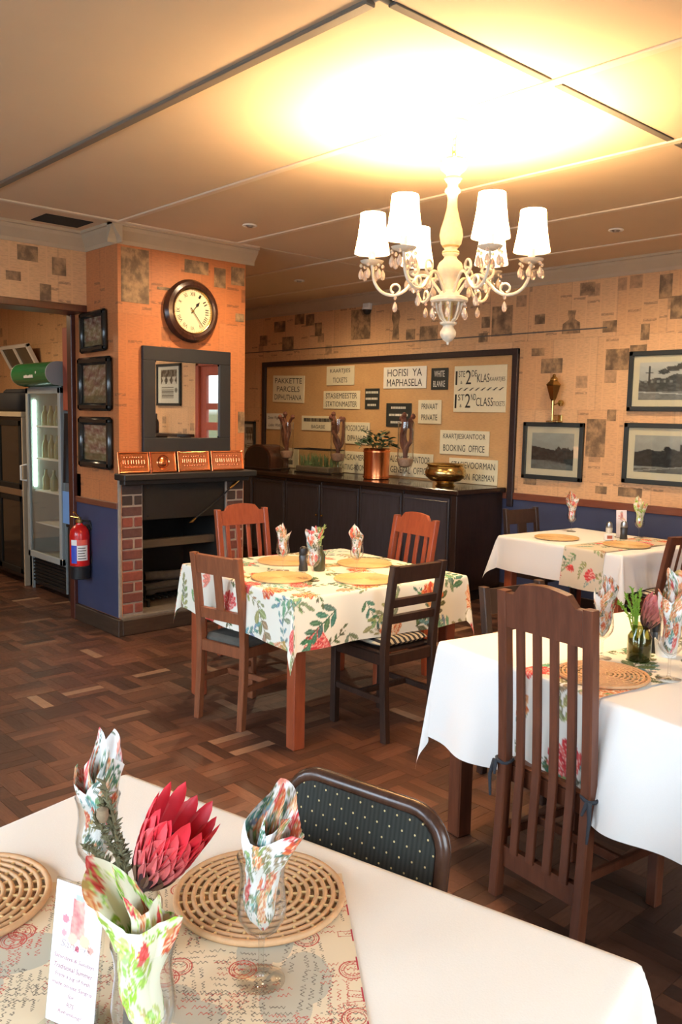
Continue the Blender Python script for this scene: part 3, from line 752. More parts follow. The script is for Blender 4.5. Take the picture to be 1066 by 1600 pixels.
def loco(x, z):
    n = fbm(x, z, 18, 4); v = .42+.15*z+.03*n
    top = .02+.25*np.clip((x+.35)*1.2, 0, 1)
    v = np.where((z < top+.03*np.sin(20*x)) & (z > -.28), .06+.07*np.abs(n), v)
    v = np.where((z > -.05) & (z < .02) & (x < .1) & (np.sin(60*x) > .3), .25, v)
    v = np.where((np.abs(x+.33) < .012) & (z > -.1) & (z < .4), .06, v); v = np.where((np.abs(x+.33) < .06) & (np.abs(z-.22) < .012), .06, v)
    for cx, cz, s in ((-.1, .25, .09), (.05, .32, .10), (.2, .38, .12), (.32, .42, .1)):
        v = np.where((x-cx)**2+((z-cz)*1.3)**2 < (s*(1+.35*fbm(x, z, 30, 8)))**2, .05+.05*np.abs(n), v)
    v = np.where(z < -.28, .20+.06*n, v); v = np.where(np.abs(z+.33+.08*x) < .012, .5, v)
    return np.stack([v, v, v*.97], -1)
def loco2(x, z):
    n = fbm(x, z, 16, 9); v = .30+.12*z+.03*n
    v = np.where((z < .10+.1*np.clip(x+.2, -.4, .3)+.03*np.sin(17*x)) & (z > -.35), .022+.03*np.abs(n), v)
    v = np.where((np.abs(x-.30) < .05) & (z < .27) & (z > 0), .02, v); v = np.where(((x-.05)/.06)**2+((z-.14)/.07)**2 < 1, .02, v)
    v = np.where(z < -.35+.12*x, .13+.05*n, v); v = np.where(np.abs(z+.38-.2*x) < .012, .3, v)
    return np.stack([v, v, v*.93], -1)
def crowd(seed):
    def fn(x, z):
        n = fbm(x, z, 22, seed); m2 = fbm(x, z, 9, seed+1)
        c = np.stack([.34+.22*n, .22+.18*n+.06*m2, .15+.14*n], -1)
        c = np.where((n > .55)[:, None], (.55, .50, .38), c); return np.clip(np.where((z < -.3)[:, None], c*.4+np.array((.03, .06, .02)), c), .01, .9)
    return fn
def poster(x, z):
    n = fbm(x, z, 30, 3); v = np.where(np.abs(x) < .38, .75, .80)
    pic = (z > .02) & (z < .40) & (np.abs(x) < .36); v = np.where(pic, np.clip(.10+.25*n, .03, .7), v)
    for k in range(3): v = np.where((np.abs(x-(-.24+.24*k)) < .06+.03*np.sin(z*40)) & (z > 0.) & (z < .22), .7, v)
    for k in range(6): v = np.where((np.abs(z+.08+.055*k) < .014) & (np.abs(x-.05) < .28), .12, v)
    v = np.where((x+.33)**2+(z+.15)**2 < .004, .2, v)
    return np.stack([v, v*.98, v*.88], -1)
def picture(label, loc, rz, wd, ht, fr, fn, mat='black', depth=.028, mount=None, mcol='mount', prof='flat', group=None, tilt=0.):
    t = T('framed_picture', label, 'picture', loc, rz, group); t.rotation_euler = (0, tilt, rz) if tilt else (0, 0, rz)
    m = MB()
    for a, b, c, d in ((-wd/2, wd/2, ht/2-fr, ht/2), (-wd/2, wd/2, -ht/2, -ht/2+fr), (-wd/2, -wd/2+fr, -ht/2, ht/2), (wd/2-fr, wd/2, -ht/2, ht/2)):
        m.box(a, b, -depth, 0, c, d, .004 if prof == 'flat' else fr*.30)
    P('frame', m, mat, t, smooth=0 if prof == 'flat' else 40)
    iw, ih = wd-2*fr, ht-2*fr
    if mount:
        P('mount_board', MB().box(-iw/2-.003, iw/2+.003, -.012, -.004, -ih/2-.003, ih/2+.003), mcol, t, smooth=0)
        P('photograph', photo_mesh(iw-2*mount, ih-2*mount, fn), None, t, loc=(0, -.0135, -.0))
    else:
        P('photograph', photo_mesh(iw+.004, ih+.004, fn), None, t, loc=(0, -.010, 0))
    P('glazing', MB().box(-iw/2, iw/2, -.0175, -.0155, -ih/2, ih/2), 'pane', t, smooth=0)
    return t
MAT['mount'] = paint('cream_mount', (.62, .55, .40), .8, var=.03)
MAT['frame_dark'] = paint('dark_green_black_frame', (.016, .020, .019), .45, var=.2)
MAT['frame_gloss'] = paint('gloss_black_frame', (.020, .018, .015), .22, var=.2)
picture('black framed photo of a distant steam train, lowest left, under the brass lamp', (XB-.002, 4.061, 1.308), R(-90), .583, .477, .036, train_far, 'frame_dark', .03, .052)
picture('black framed photo of a smoking locomotive beside a signal mast, upper right', (XB-.002, 3.075, 1.870), R(-90), .66, .451, .036, loco, 'frame_dark', .03, .050)
picture('black framed photo of a dark locomotive side-on, below the smoking locomotive', (XB-.002, 3.085, 1.325), R(-90), .66, .462, .036, loco2, 'frame_dark', .03, .055)
picture('small pale picture in a black frame left of the sign board', (XB-.002, 8.303, 1.252), R(-90), .25, .47, .03, poster, 'frame_dark', .03)
picture('small glossy black frame with a printed certificate, top of three beside the doorway', (CX0-.002, 5.67, 2.115), R(-90), .385, .285, .045, crowd(11), 'frame_gloss', .035, prof='r', tilt=R(-1.5))
picture('glossy black frame with a crowd photo, middle of three beside the doorway', (CX0-.002, 5.652, 1.752), R(-90), .49, .375, .055, crowd(21), 'frame_gloss', .04, prof='r')
picture('glossy black frame reflecting the window, lowest of three beside the doorway', (CX0-.002, 5.652, 1.340), R(-90), .49, .365, .058, crowd(31), 'frame_gloss', .04, prof='r')
picture('dark framed poster seen in the mirror beside the red door', (XB-.002, .52, 1.945), R(-90), .62, .56, .035, poster, 'frame_dark', .03)
# wall shelf with bottle that the mirror shows
sh = T('wall_shelf', 'dark narrow wall shelf seen at the foot of the mirror', 'shelf', (XB-.18, .75, 1.30), R(-90))
P('board', MB().box(-.40, .40, -.09, .17, -.035, 0, .004), 'darkwood', sh, smooth=0)
for sx in (-.3, .3): P('bracket', MB().prism([(0, -.035), (.03, -.035), (.03, -.16), (0, -.16)], .02, .17, Matrix.Translation((sx-.015, 0, 0))), 'darkwood', sh, smooth=0)
bt = T('bottle', 'dark glass bottle on the shelf seen in the mirror', 'bottle', (XB-.17, .46, 1.301))
P('body', MB().lathe([(0, 0), (.036, 0), (.038, .01), (.038, .13), (.030, .165), (.014, .19), (.013, .23), (.016, .235)], 24), paint('dark_bottle', (.03, .02, .02), .1), bt)
P('stopper', MB().lathe([(0, .26), (.014, .255), (.017, .235), (.0, .235)], 16), 'darkwood', bt)

# brass wall lamp above the left train photo
lp = T('wall_lamp', 'polished brass lantern lamp mounted above the left train photo', 'lamp', (XB-.075, 4.035, 1.56), R(-90))
P('backplate', MB().box(-.055, .055, .055, .073, -.01, .05, .004).box(-.055, .055, -.01, .07, -.012, .0, .003), 'brass', lp, smooth=0)
P('stem', MB().tube([(0, 0, 0), (0, 0, .10), (0, 0, .17)], [.010, .011, .014], 12), 'brass', lp)
P('lantern', MB().lathe([(.018, .165), (.028, .18), (.062, .285), (.068, .292), (.060, .30), (.045, .315), (.030, .33)], 6), 'brass', lp, smooth=15)
P('cap', MB().lathe([(.034, .328), (.030, .345), (.018, .358), (.012, .362), (.016, .37), (.010, .378), (0, .380)], 16), 'brass', lp)
P('knob', MB().lathe([(0, .028), (.018, .022), (.028, 0), (.018, -.022), (0, -.028)], 16, Matrix.Translation((.055, .03, .145))), 'brass', lp)
P('knob_arm', MB().tube([(.0, .01, .13), (.03, .02, .14), (.05, .03, .145)], .006, 8), 'brass', lp)

# ================================================================== SIGNS
MAT['sign_cream'] = paint('enamel_cream', (.72, .66, .46), .4, var=.06, scale=20)
MAT['sign_white'] = paint('enamel_white', (.78, .76, .66), .4, var=.05, scale=20)
MAT['sign_dark'] = paint('enamel_dark', (.030, .034, .030), .4, var=.2, scale=20)
MAT['sign_ink'] = paint('sign_ink', (.020, .018, .015), .5, var=.1)
MAT['sign_pale'] = paint('sign_pale_ink', (.62, .60, .50), .5, var=.1)
def sign(label, Yc, wd, zc, ht, lines, mat='sign_cream', ink='sign_ink', fill=.86, lh=.30, tilt=0.):
    t = T('enamel_sign', label, 'sign', (XB-.010, Yc, zc), R(-90), 'station signs on the board'); t.rotation_euler = (0, tilt, R(-90))
    P('plate', MB().box(-wd/2, wd/2, -.006, .003, -ht/2, ht/2, .002), mat, t, smooth=0)
    n = len(lines)
    for i, l in enumerate(lines):
        s, wf = (l, fill) if isinstance(l, str) else l
        z = ht*(.5-(i+.5)/n)*.92
        if s == '-':                                           # line of print too worn to read
            m = MB(); rd = random.Random(i+int(Yc*100)); xx = -wd*wf/2
            while xx < wd*wf/2-.01:
                l_ = rd.uniform(.010, .022); m.box(xx, min(xx+l_, wd*wf/2), -.0075, -.006, z-ht/n*lh, z+ht/n*lh); xx += l_+rd.uniform(.003, .008)
            P('worn_print', m, ink, t, smooth=0)
        else: lettering(s, wd*wf, ht/n*lh*2, ink, t, 0, z, -.0068)
    return t
sign('tilted cream sign reading PAKKETTE PARCELS DIPHUTHANA', 7.566, .56, 1.859, .30, ['PAKKETTE', ('PARCELS', .72), 'DIPHUTHANA'], tilt=R(1.5))
sign('small cream sign reading KAARTJIES TICKETS', 6.701, .43, 1.989, .20, [('KAARTJIES', .72), ('TICKETS', .52)], lh=.26)
sign('white sign reading HOFISI YA MAPHASELA', 5.773, .571, 1.950, .209, [('HOFISI  YA', .8), ('MAPHASELA', .82)], 'sign_white', lh=.34)
sign('small black sign reading WHITE BLANKE in white letters', 5.324, .205, 1.929, .20, [('WHITE', .62), ('BLANKE', .7)], 'sign_dark', 'sign_white', lh=.28)
sign('cream sign reading STASIEMEESTER STATIONMASTER', 6.677, .568, 1.736, .187, [('STASIEMEESTER', .86), ('STATIONMASTER', .86)], lh=.30)
sign('small worn dark green sign left of the white HOFISI YA sign', 6.216, .203, 1.748, .205, ['-', '-', ('-', .6)], 'sign_dark', 'sign_pale', lh=.16)
sign('wider worn dark sign behind the right glass vase', 5.84, .338, 1.588, .231, [('-', .6), ('-', .75), ('-', .6)], 'sign_dark', 'sign_pale', lh=.14)
sign('small cream sign reading PRIVAAT PRIVATE', 5.435, .29, 1.622, .222, [('PRIVAAT', .7), ('PRIVATE', .7)], lh=.24)
sign('cream sign reading KAARTJIESKANTOOR BOOKING OFFICE', 5.006, .575, 1.345, .221, [('KAARTJIESKANTOOR', .86), ('BOOKING  OFFICE', .84)], lh=.27)
sign('cream sign reading STASIEVOORMAN STATION FOREMAN behind the brass bowl', 4.893, .558, 1.091, .225, [('STASIEVOORMAN', .9), ('STATION  FOREMAN', .88)], lh=.26)
sign('cream sign reading ALGEMENE KANTOOR GENERAL OFFICE', 5.673, .601, 1.107, .230, [('ALGEMENE KANTOOR', .88), ('GENERAL  OFFICE', .85)], lh=.28)
sign('cream sign reading WAGKAMER WAITING ROOM left of the copper pot', 6.50, .44, 1.092, .226, [('WAGKAMER', .86), ('WAITING-ROOM', .9)], lh=.26)
sign('cream sign reading MOGOROGELA DIPHAHLO above the copper pot', 6.43, .38, 1.394, .224, [('MOGOROGELA', .92), ('DIPHAHLO', .7)], lh=.27)
s_ = sign('pale sign with two lines of slanted script at the left edge of the board', 7.788, .345, 1.493, .183, [], 'sign_white')
lettering('Dames Wagkamer', .29, .045, 'sign_pale' if 0 else 'sign_ink', s_, 0, .04, -.0068, shear=.4); lettering('Ladies Waiting', .27, .045, 'sign_ink', s_, 0, -.045, -.0068, shear=.4)
sign('long cream sign with small worn print between the left vases', 7.039, .562, 1.485, .159, [('-', .86), ('BAGASIE', .4)], lh=.24)
sign('plain cream sign standing low behind the left glass vase', 7.60, .46, 1.09, .22, [('-', .5), ('-', .6)], lh=.22)
t = T('enamel_sign', 'largest cream sign reading KLAS and CLASS TICKETS with a wavy rule', 'sign', (XB-.010, 4.849, 1.831), R(-90), 'station signs on the board')
P('plate', MB().box(-.295, .295, -.006, .003, -.207, .207, .002), 'sign_cream', t, smooth=0)
for zz, a, b, c in ((.105, 'STE', 'DE', 'KLAS'), (-.105, 'ST', 'ND', 'CLASS')):
    lettering('1', .022, .125, 'sign_ink', t, -.268, zz-.005, -.0068); lettering(a, .075, .055, 'sign_ink', t, -.205, zz+.03, -.0068)
    lettering('&', .022, .028, 'sign_ink', t, -.208, zz-.045, -.0068); lettering('2', .062, .125, 'sign_ink', t, -.128, zz, -.0068)
    lettering(b, .058, .055, 'sign_ink', t, -.062, zz+.033, -.0068)
    if c == 'KLAS': lettering(c, .135, .075, 'sign_ink', t, .04, zz-.01, -.0068); lettering('KAARTJIES', .165, .045, 'sign_ink', t, .198, zz-.025, -.0068)
    else: lettering(c, .19, .075, 'sign_ink', t, .062, zz-.01, -.0068); lettering('TICKETS', .125, .042, 'sign_ink', t, .222, zz-.026, -.0068)
m = MB(); zz = .0
for k in range(8):
    xx = -.25+k*.066; m.tube([(xx, -.0065, zz-.010), (xx+.018, -.0065, zz-.010), (xx+.04, -.0065, zz+.006), (xx+.058, -.0065, zz+.010)], [.001, .005, .004, .001], 6)
P('wavy_rule', m, 'sign_ink', t)

# ================================================================== SIDEBOARD
SBZ = .975; SX0, SX1, SY0, SY1 = 5.43, 6.075, 4.52, 7.95
sb = T('sideboard', 'long dark stained sideboard with ink-blue doors under the sign board', 'sideboard', (SX0, SY0, 0), 0)
SL = SY1-SY0; SDp = SX1-SX0
P('carcass', MB().box(.022, SDp, .02, SL-.02, .10, SBZ-.045, .004), 'darkwood', sb, smooth=0)
P('worktop', MB().box(-.015, SDp, -.02, SL, SBZ-.045, SBZ, .008), wood('polished_top', (.012, .006, .005), (.040, .020, .013), .14, (14, 2, 14)), sb, smooth=0)
P('plinth', MB().box(.06, SDp, .06, SL-.06, 0, .10), 'black', sb, smooth=0)
P('end_post', MB().box(-.004, .05, -.004, .055, .04, SBZ-.045, .005), 'darkwood', sb, smooth=0)
n = 6; dw = (SL-.14)/n
for i in range(n):
    y0 = .07+dw*i
    d_ = P('door', MB().box(.0, .024, y0+.012, y0+dw-.012, .14, SBZ-.075, .004), 'sidedoor', sb, smooth=0)
    P('panel_bead', MB().tube([(-.001, y0+.03, .17), (-.001, y0+dw-.03, .17), (-.001, y0+dw-.03, SBZ-.105), (-.001, y0+.03, SBZ-.105)], .005, 6, closed=True), 'darkwood', d_)
    P('knob', MB().lathe([(0, .022), (.010, .018), (.012, .010), (.006, 0)], 14, Matrix.Translation((0, y0+(.04 if i % 2 else dw-.04), .60)) @ Matrix.Rotation(R(-90), 4, 'Y')), 'brass', d_)
P('stile', (lambda m: [m.box(.006, .03, .062+dw*i, .078+dw*i, .10, SBZ-.05, .003) for i in range(n+1)] and m)(MB()), 'darkwood', sb, smooth=0)

def vase(loc, h, r_, label, seed, br):
    t = T('glass_vase', label, 'vase', (loc[0], loc[1], SBZ+.001), 0, 'tall glass vases on the sideboard')
    P('cylinder', MB().lathe([(0, .001), (r_*.75, .001), (r_*.80, .008), (r_*.45, .05), (r_*.42, .10), (r_*.8, .145), (r_, .20), (r_, h), (r_-.004, h), (r_-.004, .2), (r_*.75, .15), (0, .13)], 28), 'glass', t)
    P('pebbles', MB().lathe([(0, .135), (r_*.7, .15), (r_*.9, .19), (r_*.9, .215), (0, .225)], 20), paint('vase_gravel', (.42, .27, .18), .8, var=.5, scale=70), t)
    b = T('dried_branches', 'twisted dried branches '+br, 'branches', (loc[0], loc[1], SBZ+.22), 0, 'dried branches in the vases')
    rd = random.Random(seed)
    for k in range(5):
        a = rd.uniform(0, 6.28); pts = []; q = Vector((0, 0, 0)); dr = Vector((math.cos(a)*.10, math.sin(a)*.10, 1)).normalized()
        n_ = 11
        for i in range(n_):
            lim = .6*r_ if q.z < h-.24 else 9
            pts.append(q.copy()); q = q+dr*((h-.08)/n_)
            if math.hypot(q.x, q.y) > lim: q.x *= lim/math.hypot(q.x, q.y); q.y *= lim/math.hypot(q.x, q.y)
            dr = (dr+Vector((rd.uniform(-.4, .4), rd.uniform(-.5, .5), rd.uniform(-.1, .12)))).normalized()
        P('branch', MB().tube(pts, [.021*(1-.35*i/n_) for i in range(n_)], 7), paint('cinnamon_bark', (.13, .042, .022), .7, var=.4, scale=40) if k == 0 and 'cinnamon' not in MAT else MAT['cinnamon'], b)
        if k == 0 and 'cinnamon' not in MAT: MAT['cinnamon'] = D.materials['cinnamon_bark']
        P('bud', MB().lathe([(0, .03), (.018, .02), (.024, 0), (.015, -.02), (0, -.025)], 8, Matrix.Translation(pts[-1])), MAT['cinnamon'], b)
vase((5.62, 7.0), .52, .072, 'tall glass vase of branches nearest the chimney on the sideboard', 1, 'in the vase nearest the chimney')
vase((5.72, 6.31), .56, .076, 'tall glass vase of branches left of the copper pot', 2, 'in the vase left of the copper pot')
vase((5.66, 5.33), .55, .075, 'tall glass vase of branches right of the copper pot', 3, 'in the vase right of the copper pot')
# copper pot with green plant
cp = T('copper_pot', 'cylindrical copper pot on the sideboard holding a green plant', 'pot', (5.76, 5.80, SBZ+.001))
P('body', MB().lathe([(0, .0), (.118, .0), (.124, .006), (.122, .05), (.126, .27), (.132, .285), (.126, .29), (.118, .275), (0, .255)], 36), 'copper', cp)
for zz in (.02, .262): P('band', MB().lathe([(.124, zz-.008), (.131, zz-.006), (.131, zz+.006), (.124, zz+.008)], 36, cap=False), 'copper', cp)
pl = T('potted_plant', 'bushy dark green plant growing in the copper pot', 'plant', (5.76, 5.80, SBZ+.262))
LEAFM = []
for nm, c in (('leaf_dark', (.020, .050, .018)), ('leaf_mid', (.045, .085, .035)), ('leaf_grey', (.16, .20, .15))): LEAFM.append(paint(nm, c, .5, var=.3))
lf = []
for q in LEAFM:
    xs = np.linspace(0, 1, 6); ws = np.sin(PI*xs)**.8*.5; Pm = np.zeros((6, 3, 3))
    for i in range(6):
        for j, sd in enumerate((-1, 0, 1)): Pm[i, j] = (xs[i], sd*ws[i]*.42, -.12*xs[i]**2+.06*abs(sd)*ws[i])
    lf.append(MB().grid(Pm).mesh('leaf', q, 60))
rd = random.Random(9)
for k in range(8):
    a = rd.uniform(0, 6.28); e = Vector((math.cos(a)*.10, math.sin(a)*.16, rd.uniform(.05, .11)))
    P('stem', MB().tube([(0, 0, -.02), e*.5+Vector((0, 0, .02)), e], .004, 5), LEAFM[0], pl)
for k in range(150):
    a = rd.uniform(0, 6.28); q = math.sqrt(rd.random()); l_ = D.objects.new('leaf', lf[rd.choice((0, 0, 0, 1, 1, 2))]); link(l_, pl)
    l_.location = (math.cos(a)*.13*q, math.sin(a)*.19*q, .03+.17*(1-q*q)*rd.uniform(.3, 1)+.03*rd.random()); s = rd.uniform(.055, .095); l_.scale = (s, s, s)
    l_.rotation_euler = (rd.uniform(-.5, .5), rd.uniform(-.7, .3), a+rd.uniform(-.7, .7))
# brass bowl
bw = T('brass_bowl', 'shiny round brass bowl on a footring at the right end of the sideboard', 'bowl', (5.72, 4.90, SBZ+.001))
P('bowl', MB().lathe([(0, .028), (.07, .03), (.13, .045), (.172, .08), (.182, .115), (.172, .150), (.156, .172), (.162, .182), (.172, .188), (.168, .192), (.150, .180), (.162, .15), (.17, .115), (.15, .07), (0, .04)], 44), 'brass', bw)
P('foot', MB().lathe([(.078, .034), (.076, .02), (.092, .0), (.084, .0), (.066, .034)], 36, cap=False), 'brass', bw)
# glass tank
tk = T('glass_tank', 'rectangular glass tank with green planting on the sideboard', 'terrarium', (5.80, 6.69, SBZ+.001), R(-90))
gw, gd, gh = .27, .11, .25
P('glass_walls', (lambda m: [m.box(*b) for b in ((-gw, gw, -gd, -gd+.005, 0, gh), (-gw, gw, gd-.005, gd, 0, gh), (-gw, -gw+.005, -gd, gd, 0, gh), (gw-.005, gw, -gd, gd, 0, gh))] and m)(MB()), 'pane', tk, smooth=0)
P('base', MB().box(-gw, gw, -gd, gd, 0, .012, .003), 'black', tk, smooth=0)
P('rim', (lambda m: [m.box(*b) for b in ((-gw-.003, gw+.003, -gd-.003, -gd+.008, gh-.012, gh), (-gw-.003, gw+.003, gd-.008, gd+.003, gh-.012, gh), (-gw-.003, -gw+.008, -gd, gd, gh-.012, gh), (gw-.008, gw+.003, -gd, gd, gh-.012, gh))] and m)(MB()), 'black', tk, smooth=0)
P('gravel', MB().box(-gw+.01, gw-.01, -gd+.01, gd-.01, .012, .07, .01), paint('tank_gravel', (.16, .13, .09), .9, var=.5, scale=60), tk, smooth=0)
mo = MB(); rd = random.Random(4)
for k in range(90):
    xx, yy = rd.uniform(-gw+.03, gw-.03), rd.uniform(-gd+.03, gd-.03); hh_ = rd.uniform(.03, .14)
    mo.tube([(xx, yy, .065), (xx+rd.uniform(-.01, .01), yy, .065+hh_*.6), (xx+rd.uniform(-.025, .025), yy+rd.uniform(-.01, .01), .065+hh_)], [.006, .008, .002], 5)
o = P('planting', mo, paint('tank_plants', (.10, .18, .07), .7, var=.6, scale=30), tk); o['kind'] = 'stuff'
# round-topped wooden mantel clock case next to the chimney
bx = T('bread_box', 'round-topped brown wooden box at the chimney end of the sideboard', 'box', (5.72, 7.48, SBZ+.001), R(-90))
arc = [(-.24, 0), (.24, 0)]+[(.24*math.cos(R(a)), .11+.16*math.sin(R(a))) for a in range(0, 181, 12)]
P('body', MB().prism(arc, -.12, .12), wood('walnut_box', (.030, .010, .006), (.085, .030, .017), .25), bx, smooth=30)
P('front_panel', MB().prism([(p[0]*.84, .02+p[1]*.84) for p in arc], -.126, -.12), 'darkwood', bx, smooth=30)
P('base_moulding', MB().box(-.255, .255, -.135, .13, 0, .022, .005), 'darkwood', bx, smooth=0)

# ================================================================== BAR ROOM BEHIND THE DOORWAY
fr = T('drinks_fridge', 'tall glass-door drinks fridge with green header beyond the doorway', 'fridge', (2.99, 6.99, 0), R(-90))
fw_, fd = .345, .60                                            # local: x to the viewer's right, front at -y
MAT['fridge_grey'] = paint('fridge_grey', (.34, .37, .36), .4, var=.06)
MAT['fridge_in'] = paint('fridge_interior', (.46, .50, .46), .5, var=.06)
P('cabinet', (lambda m: [m.box(*b) for b in ((-fw_, -fw_+.03, .03, fd, .30, 1.76), (fw_-.03, fw_, .03, fd, .30, 1.76), (-fw_, fw_, fd-.03, fd, .30, 1.76), (-fw_, fw_, .03, fd, 1.73, 1.76), (-fw_, fw_, .03, fd, .28, .31))] and m)(MB()), 'fridge_in', fr, smooth=0)
P('side_panel', MB().box(fw_, fw_+.006, .03, fd, .05, 1.76), 'fridge_grey', fr, smooth=0)
P('plinth', MB().box(-fw_, fw_, .05, fd, .04, .28), 'black', fr, smooth=0)
P('grille', (lambda m: [m.box(-fw_+.02, fw_-.02, .035, .05, .07+.03*i, .083+.03*i) for i in range(7)] and m)(MB()), 'iron', fr, smooth=0)
P('corner_post', MB().box(-fw_, -fw_+.02, .03, .05, 0, .30), 'fridge_grey', fr, smooth=0)
dr = P('door', (lambda m: [m.box(*b) for b in ((-fw_, -fw_+.05, 0, .03, .29, 1.75, .004), (fw_-.05, fw_, 0, .03, .29, 1.75, .004), (-fw_, fw_, 0, .03, .29, .345, .004), (-fw_, fw_, 0, .03, 1.70, 1.75, .004))] and m)(MB()), 'fridge_grey', fr, smooth=0)
P('door_glass', MB().box(-fw_+.05, fw_-.05, .012, .018, .345, 1.70), 'pane', dr, smooth=0)
P('handle', MB().tube([(-fw_-.005, 0, .95), (-fw_-.005, -.05, .96), (-fw_-.005, -.05, 1.08), (-fw_-.005, 0, 1.09)], .009, 8), 'white', dr)
g = G('fridge_tube', .5); g.base((.8, .95, .9)); g.put(g.b.inputs['Emission Color'], (.70, 1.0, .88, 1)); g.b.inputs['Emission Strength'].default_value = 5; MAT['tube'] = g.mat
P('light_tube', MB().box(-fw_+.032, -fw_+.045, .05, .075, .9, 1.65), 'tube', fr, smooth=0)
for zz in (.58, .86, 1.14, 1.42): P('shelf', MB().box(-fw_+.03, fw_-.03, .06, fd-.04, zz, zz+.012), 'white', fr, smooth=0)
hd = [(0, 1.76)]+[(-.10+.16*(1-math.cos(R(a))) if 0 else -.02-.10*math.sin(R(a)), 1.765+.19*(1-math.cos(R(a)))/2) for a in range(0, 181, 15)]+[(.0, 1.955), (.2, 1.955), (.2, 1.76)]
Mh = Matrix.Rotation(R(90), 4, 'Z')
hm = MB(); n = len(hd); v = [(-fw_, p[0], p[1]) for p in hd]+[(fw_, p[0], p[1]) for p in hd]
hm.add(v, [(i, i+1, n+i+1, n+i) for i in range(n-1)]+[(n-1, 0, n, 2*n-1)])
P('header_sign', hm, paint('header_green', (.010, .15, .045), .25, var=.1), fr, smooth=40)
for sx in (-fw_-.012, fw_):
    P('end_cap', MB().add([(sx, p[0], p[1]) for p in hd]+[(sx+.012, p[0], p[1]) for p in hd], [tuple(range(n)), tuple(reversed(range(n, 2*n)))]+[(i, n+i, n+(i+1) % n, (i+1) % n) for i in range(n)]), 'fridge_grey', fr, smooth=0)
m = MB(); rd = random.Random(2); xx = -.08
while xx < .10: q = rd.uniform(.012, .02); m.box(xx, xx+q, -.1185, -.112, 1.825, 1.845+rd.choice((0, .012))); xx += q+.006
P('worn_print', m, 'white', fr, smooth=0)
P('star', MB().lathe([(0, .004), (.010, .002), (.012, 0)], 8, Matrix.Translation((.16, -.118, 1.865)) @ Matrix.Rotation(R(90), 4, 'X')), 'white', fr)
# stock in the fridge
for zz, cnt, h_, lab in ((1.432, 5, .17, 'bottle in the row on the second shelf of the fridge'), (1.152, 5, .20, 'bottle in the row on the third shelf of the fridge'), (.872, 4, .18, 'bottle in the row on the lowest full fridge shelf')):
    me = MB().lathe([(0, 0), (.028, 0), (.030, .01), (.030, h_*.55), (.012, h_*.8), (.012, h_), (0, h_)], 12).mesh('bottle', paint('bottle_stock_%d' % int(zz*100), (.25, .28, .16), .25, var=.4, scale=8), 40)
    for i in range(cnt):
        o = D.objects.new('bottle', me); link(o); o.location = (3.12, 6.99+.25-.5*i/(cnt-1), zz+.001); tag(o, lab, 'bottle', 'bottles on the fridge shelf at %.1f m' % zz)
# black back-bar cooler
bc = T('bar_cooler', 'black two-door back-bar cooler beyond the doorway left of the fridge', 'cooler', (2.99, 8.0, 0), R(-90))
P('cabinet', MB().box(-.60, .56, .04, .6, .05, 1.50, .006), 'black', bc, smooth=0)
P('worktop', MB().box(-.64, .585, -.01, .62, 1.50, 1.545, .005), paint('cream_top', (.45, .36, .24), .5), bc, smooth=0)
for x0, x1 in ((-.58, -.02), (.0, .54)):
    for z0, z1 in ((.10, .80), (.86, 1.47)):
        d_ = P('door', (lambda m: [m.box(*b) for b in ((x0, x0+.05, 0, .04, z0, z1, .004), (x1-.05, x1, 0, .04, z0, z1, .004), (x0, x1, 0, .04, z0, z0+.05, .004), (x0, x1, 0, .04, z1-.05, z1, .004))] and m)(MB()), 'iron', bc, smooth=0)
        P('door_glass', MB().box(x0+.05, x1-.05, .012, .018, z0+.05, z1-.05), paint('smoked_glass', (.012, .013, .012), .08) if 'smoke' not in MAT else MAT['smoke'], d_, smooth=0); MAT['smoke'] = D.materials['smoked_glass']
P('mid_rail', MB().box(-.6, .56, -.004, .04, .80, .86, .004), 'steel', bc, smooth=0)
P('corner_strip', MB().box(.56, .58, .0, .05, .0, 1.5, .003), 'cornice', bc, smooth=0)
P('foot', (lambda m: [m.box(a-.03, a+.03, b-.03, b+.03, 0, .05) for a in (-.55, .5) for b in (.1, .55)] and m)(MB()), 'black', bc, smooth=0)
bg = tag(P('crate', MB().box(-.28, .28, -.15, .15, 0, .17, .03).box(-.2, .22, -.1, .12, .15, .205, .03), paint('black_canvas', (.014, .014, .017), .8), None, smooth=50), 'black canvas bag lying on top of the bar cooler', 'bag'); bg.location = (3.16, 7.84, 1.546); bg.name = 'canvas_bag'; bg.rotation_euler = (0, 0, R(-90))
# tilted white fanlight on the bar room wall
fl = T('fanlight', 'white two-pane fanlight tilted open on the bar room wall', 'window', (3.60, 8.80, 1.98), R(-90))
Mt = Matrix.Rotation(R(28), 4, 'X')
m = MB()
for x0 in (-.36, -.02, .32): m.box(x0, x0+.035, -.02, .02, 0, .27, .003, Mt)
for z0 in (0, .24): m.box(-.36, .355, -.02, .02, z0, z0+.03, .003, Mt)
P('sash', m, 'white', fl, smooth=0)
for x0 in (-.325, .015): P('pane', MB().box(x0, x0+.305, -.004, .004, .03, .24, 0, Mt), paint('dusty_glass', (.10, .09, .06), .2) if x0 < 0 else D.materials['dusty_glass'], fl, smooth=0)
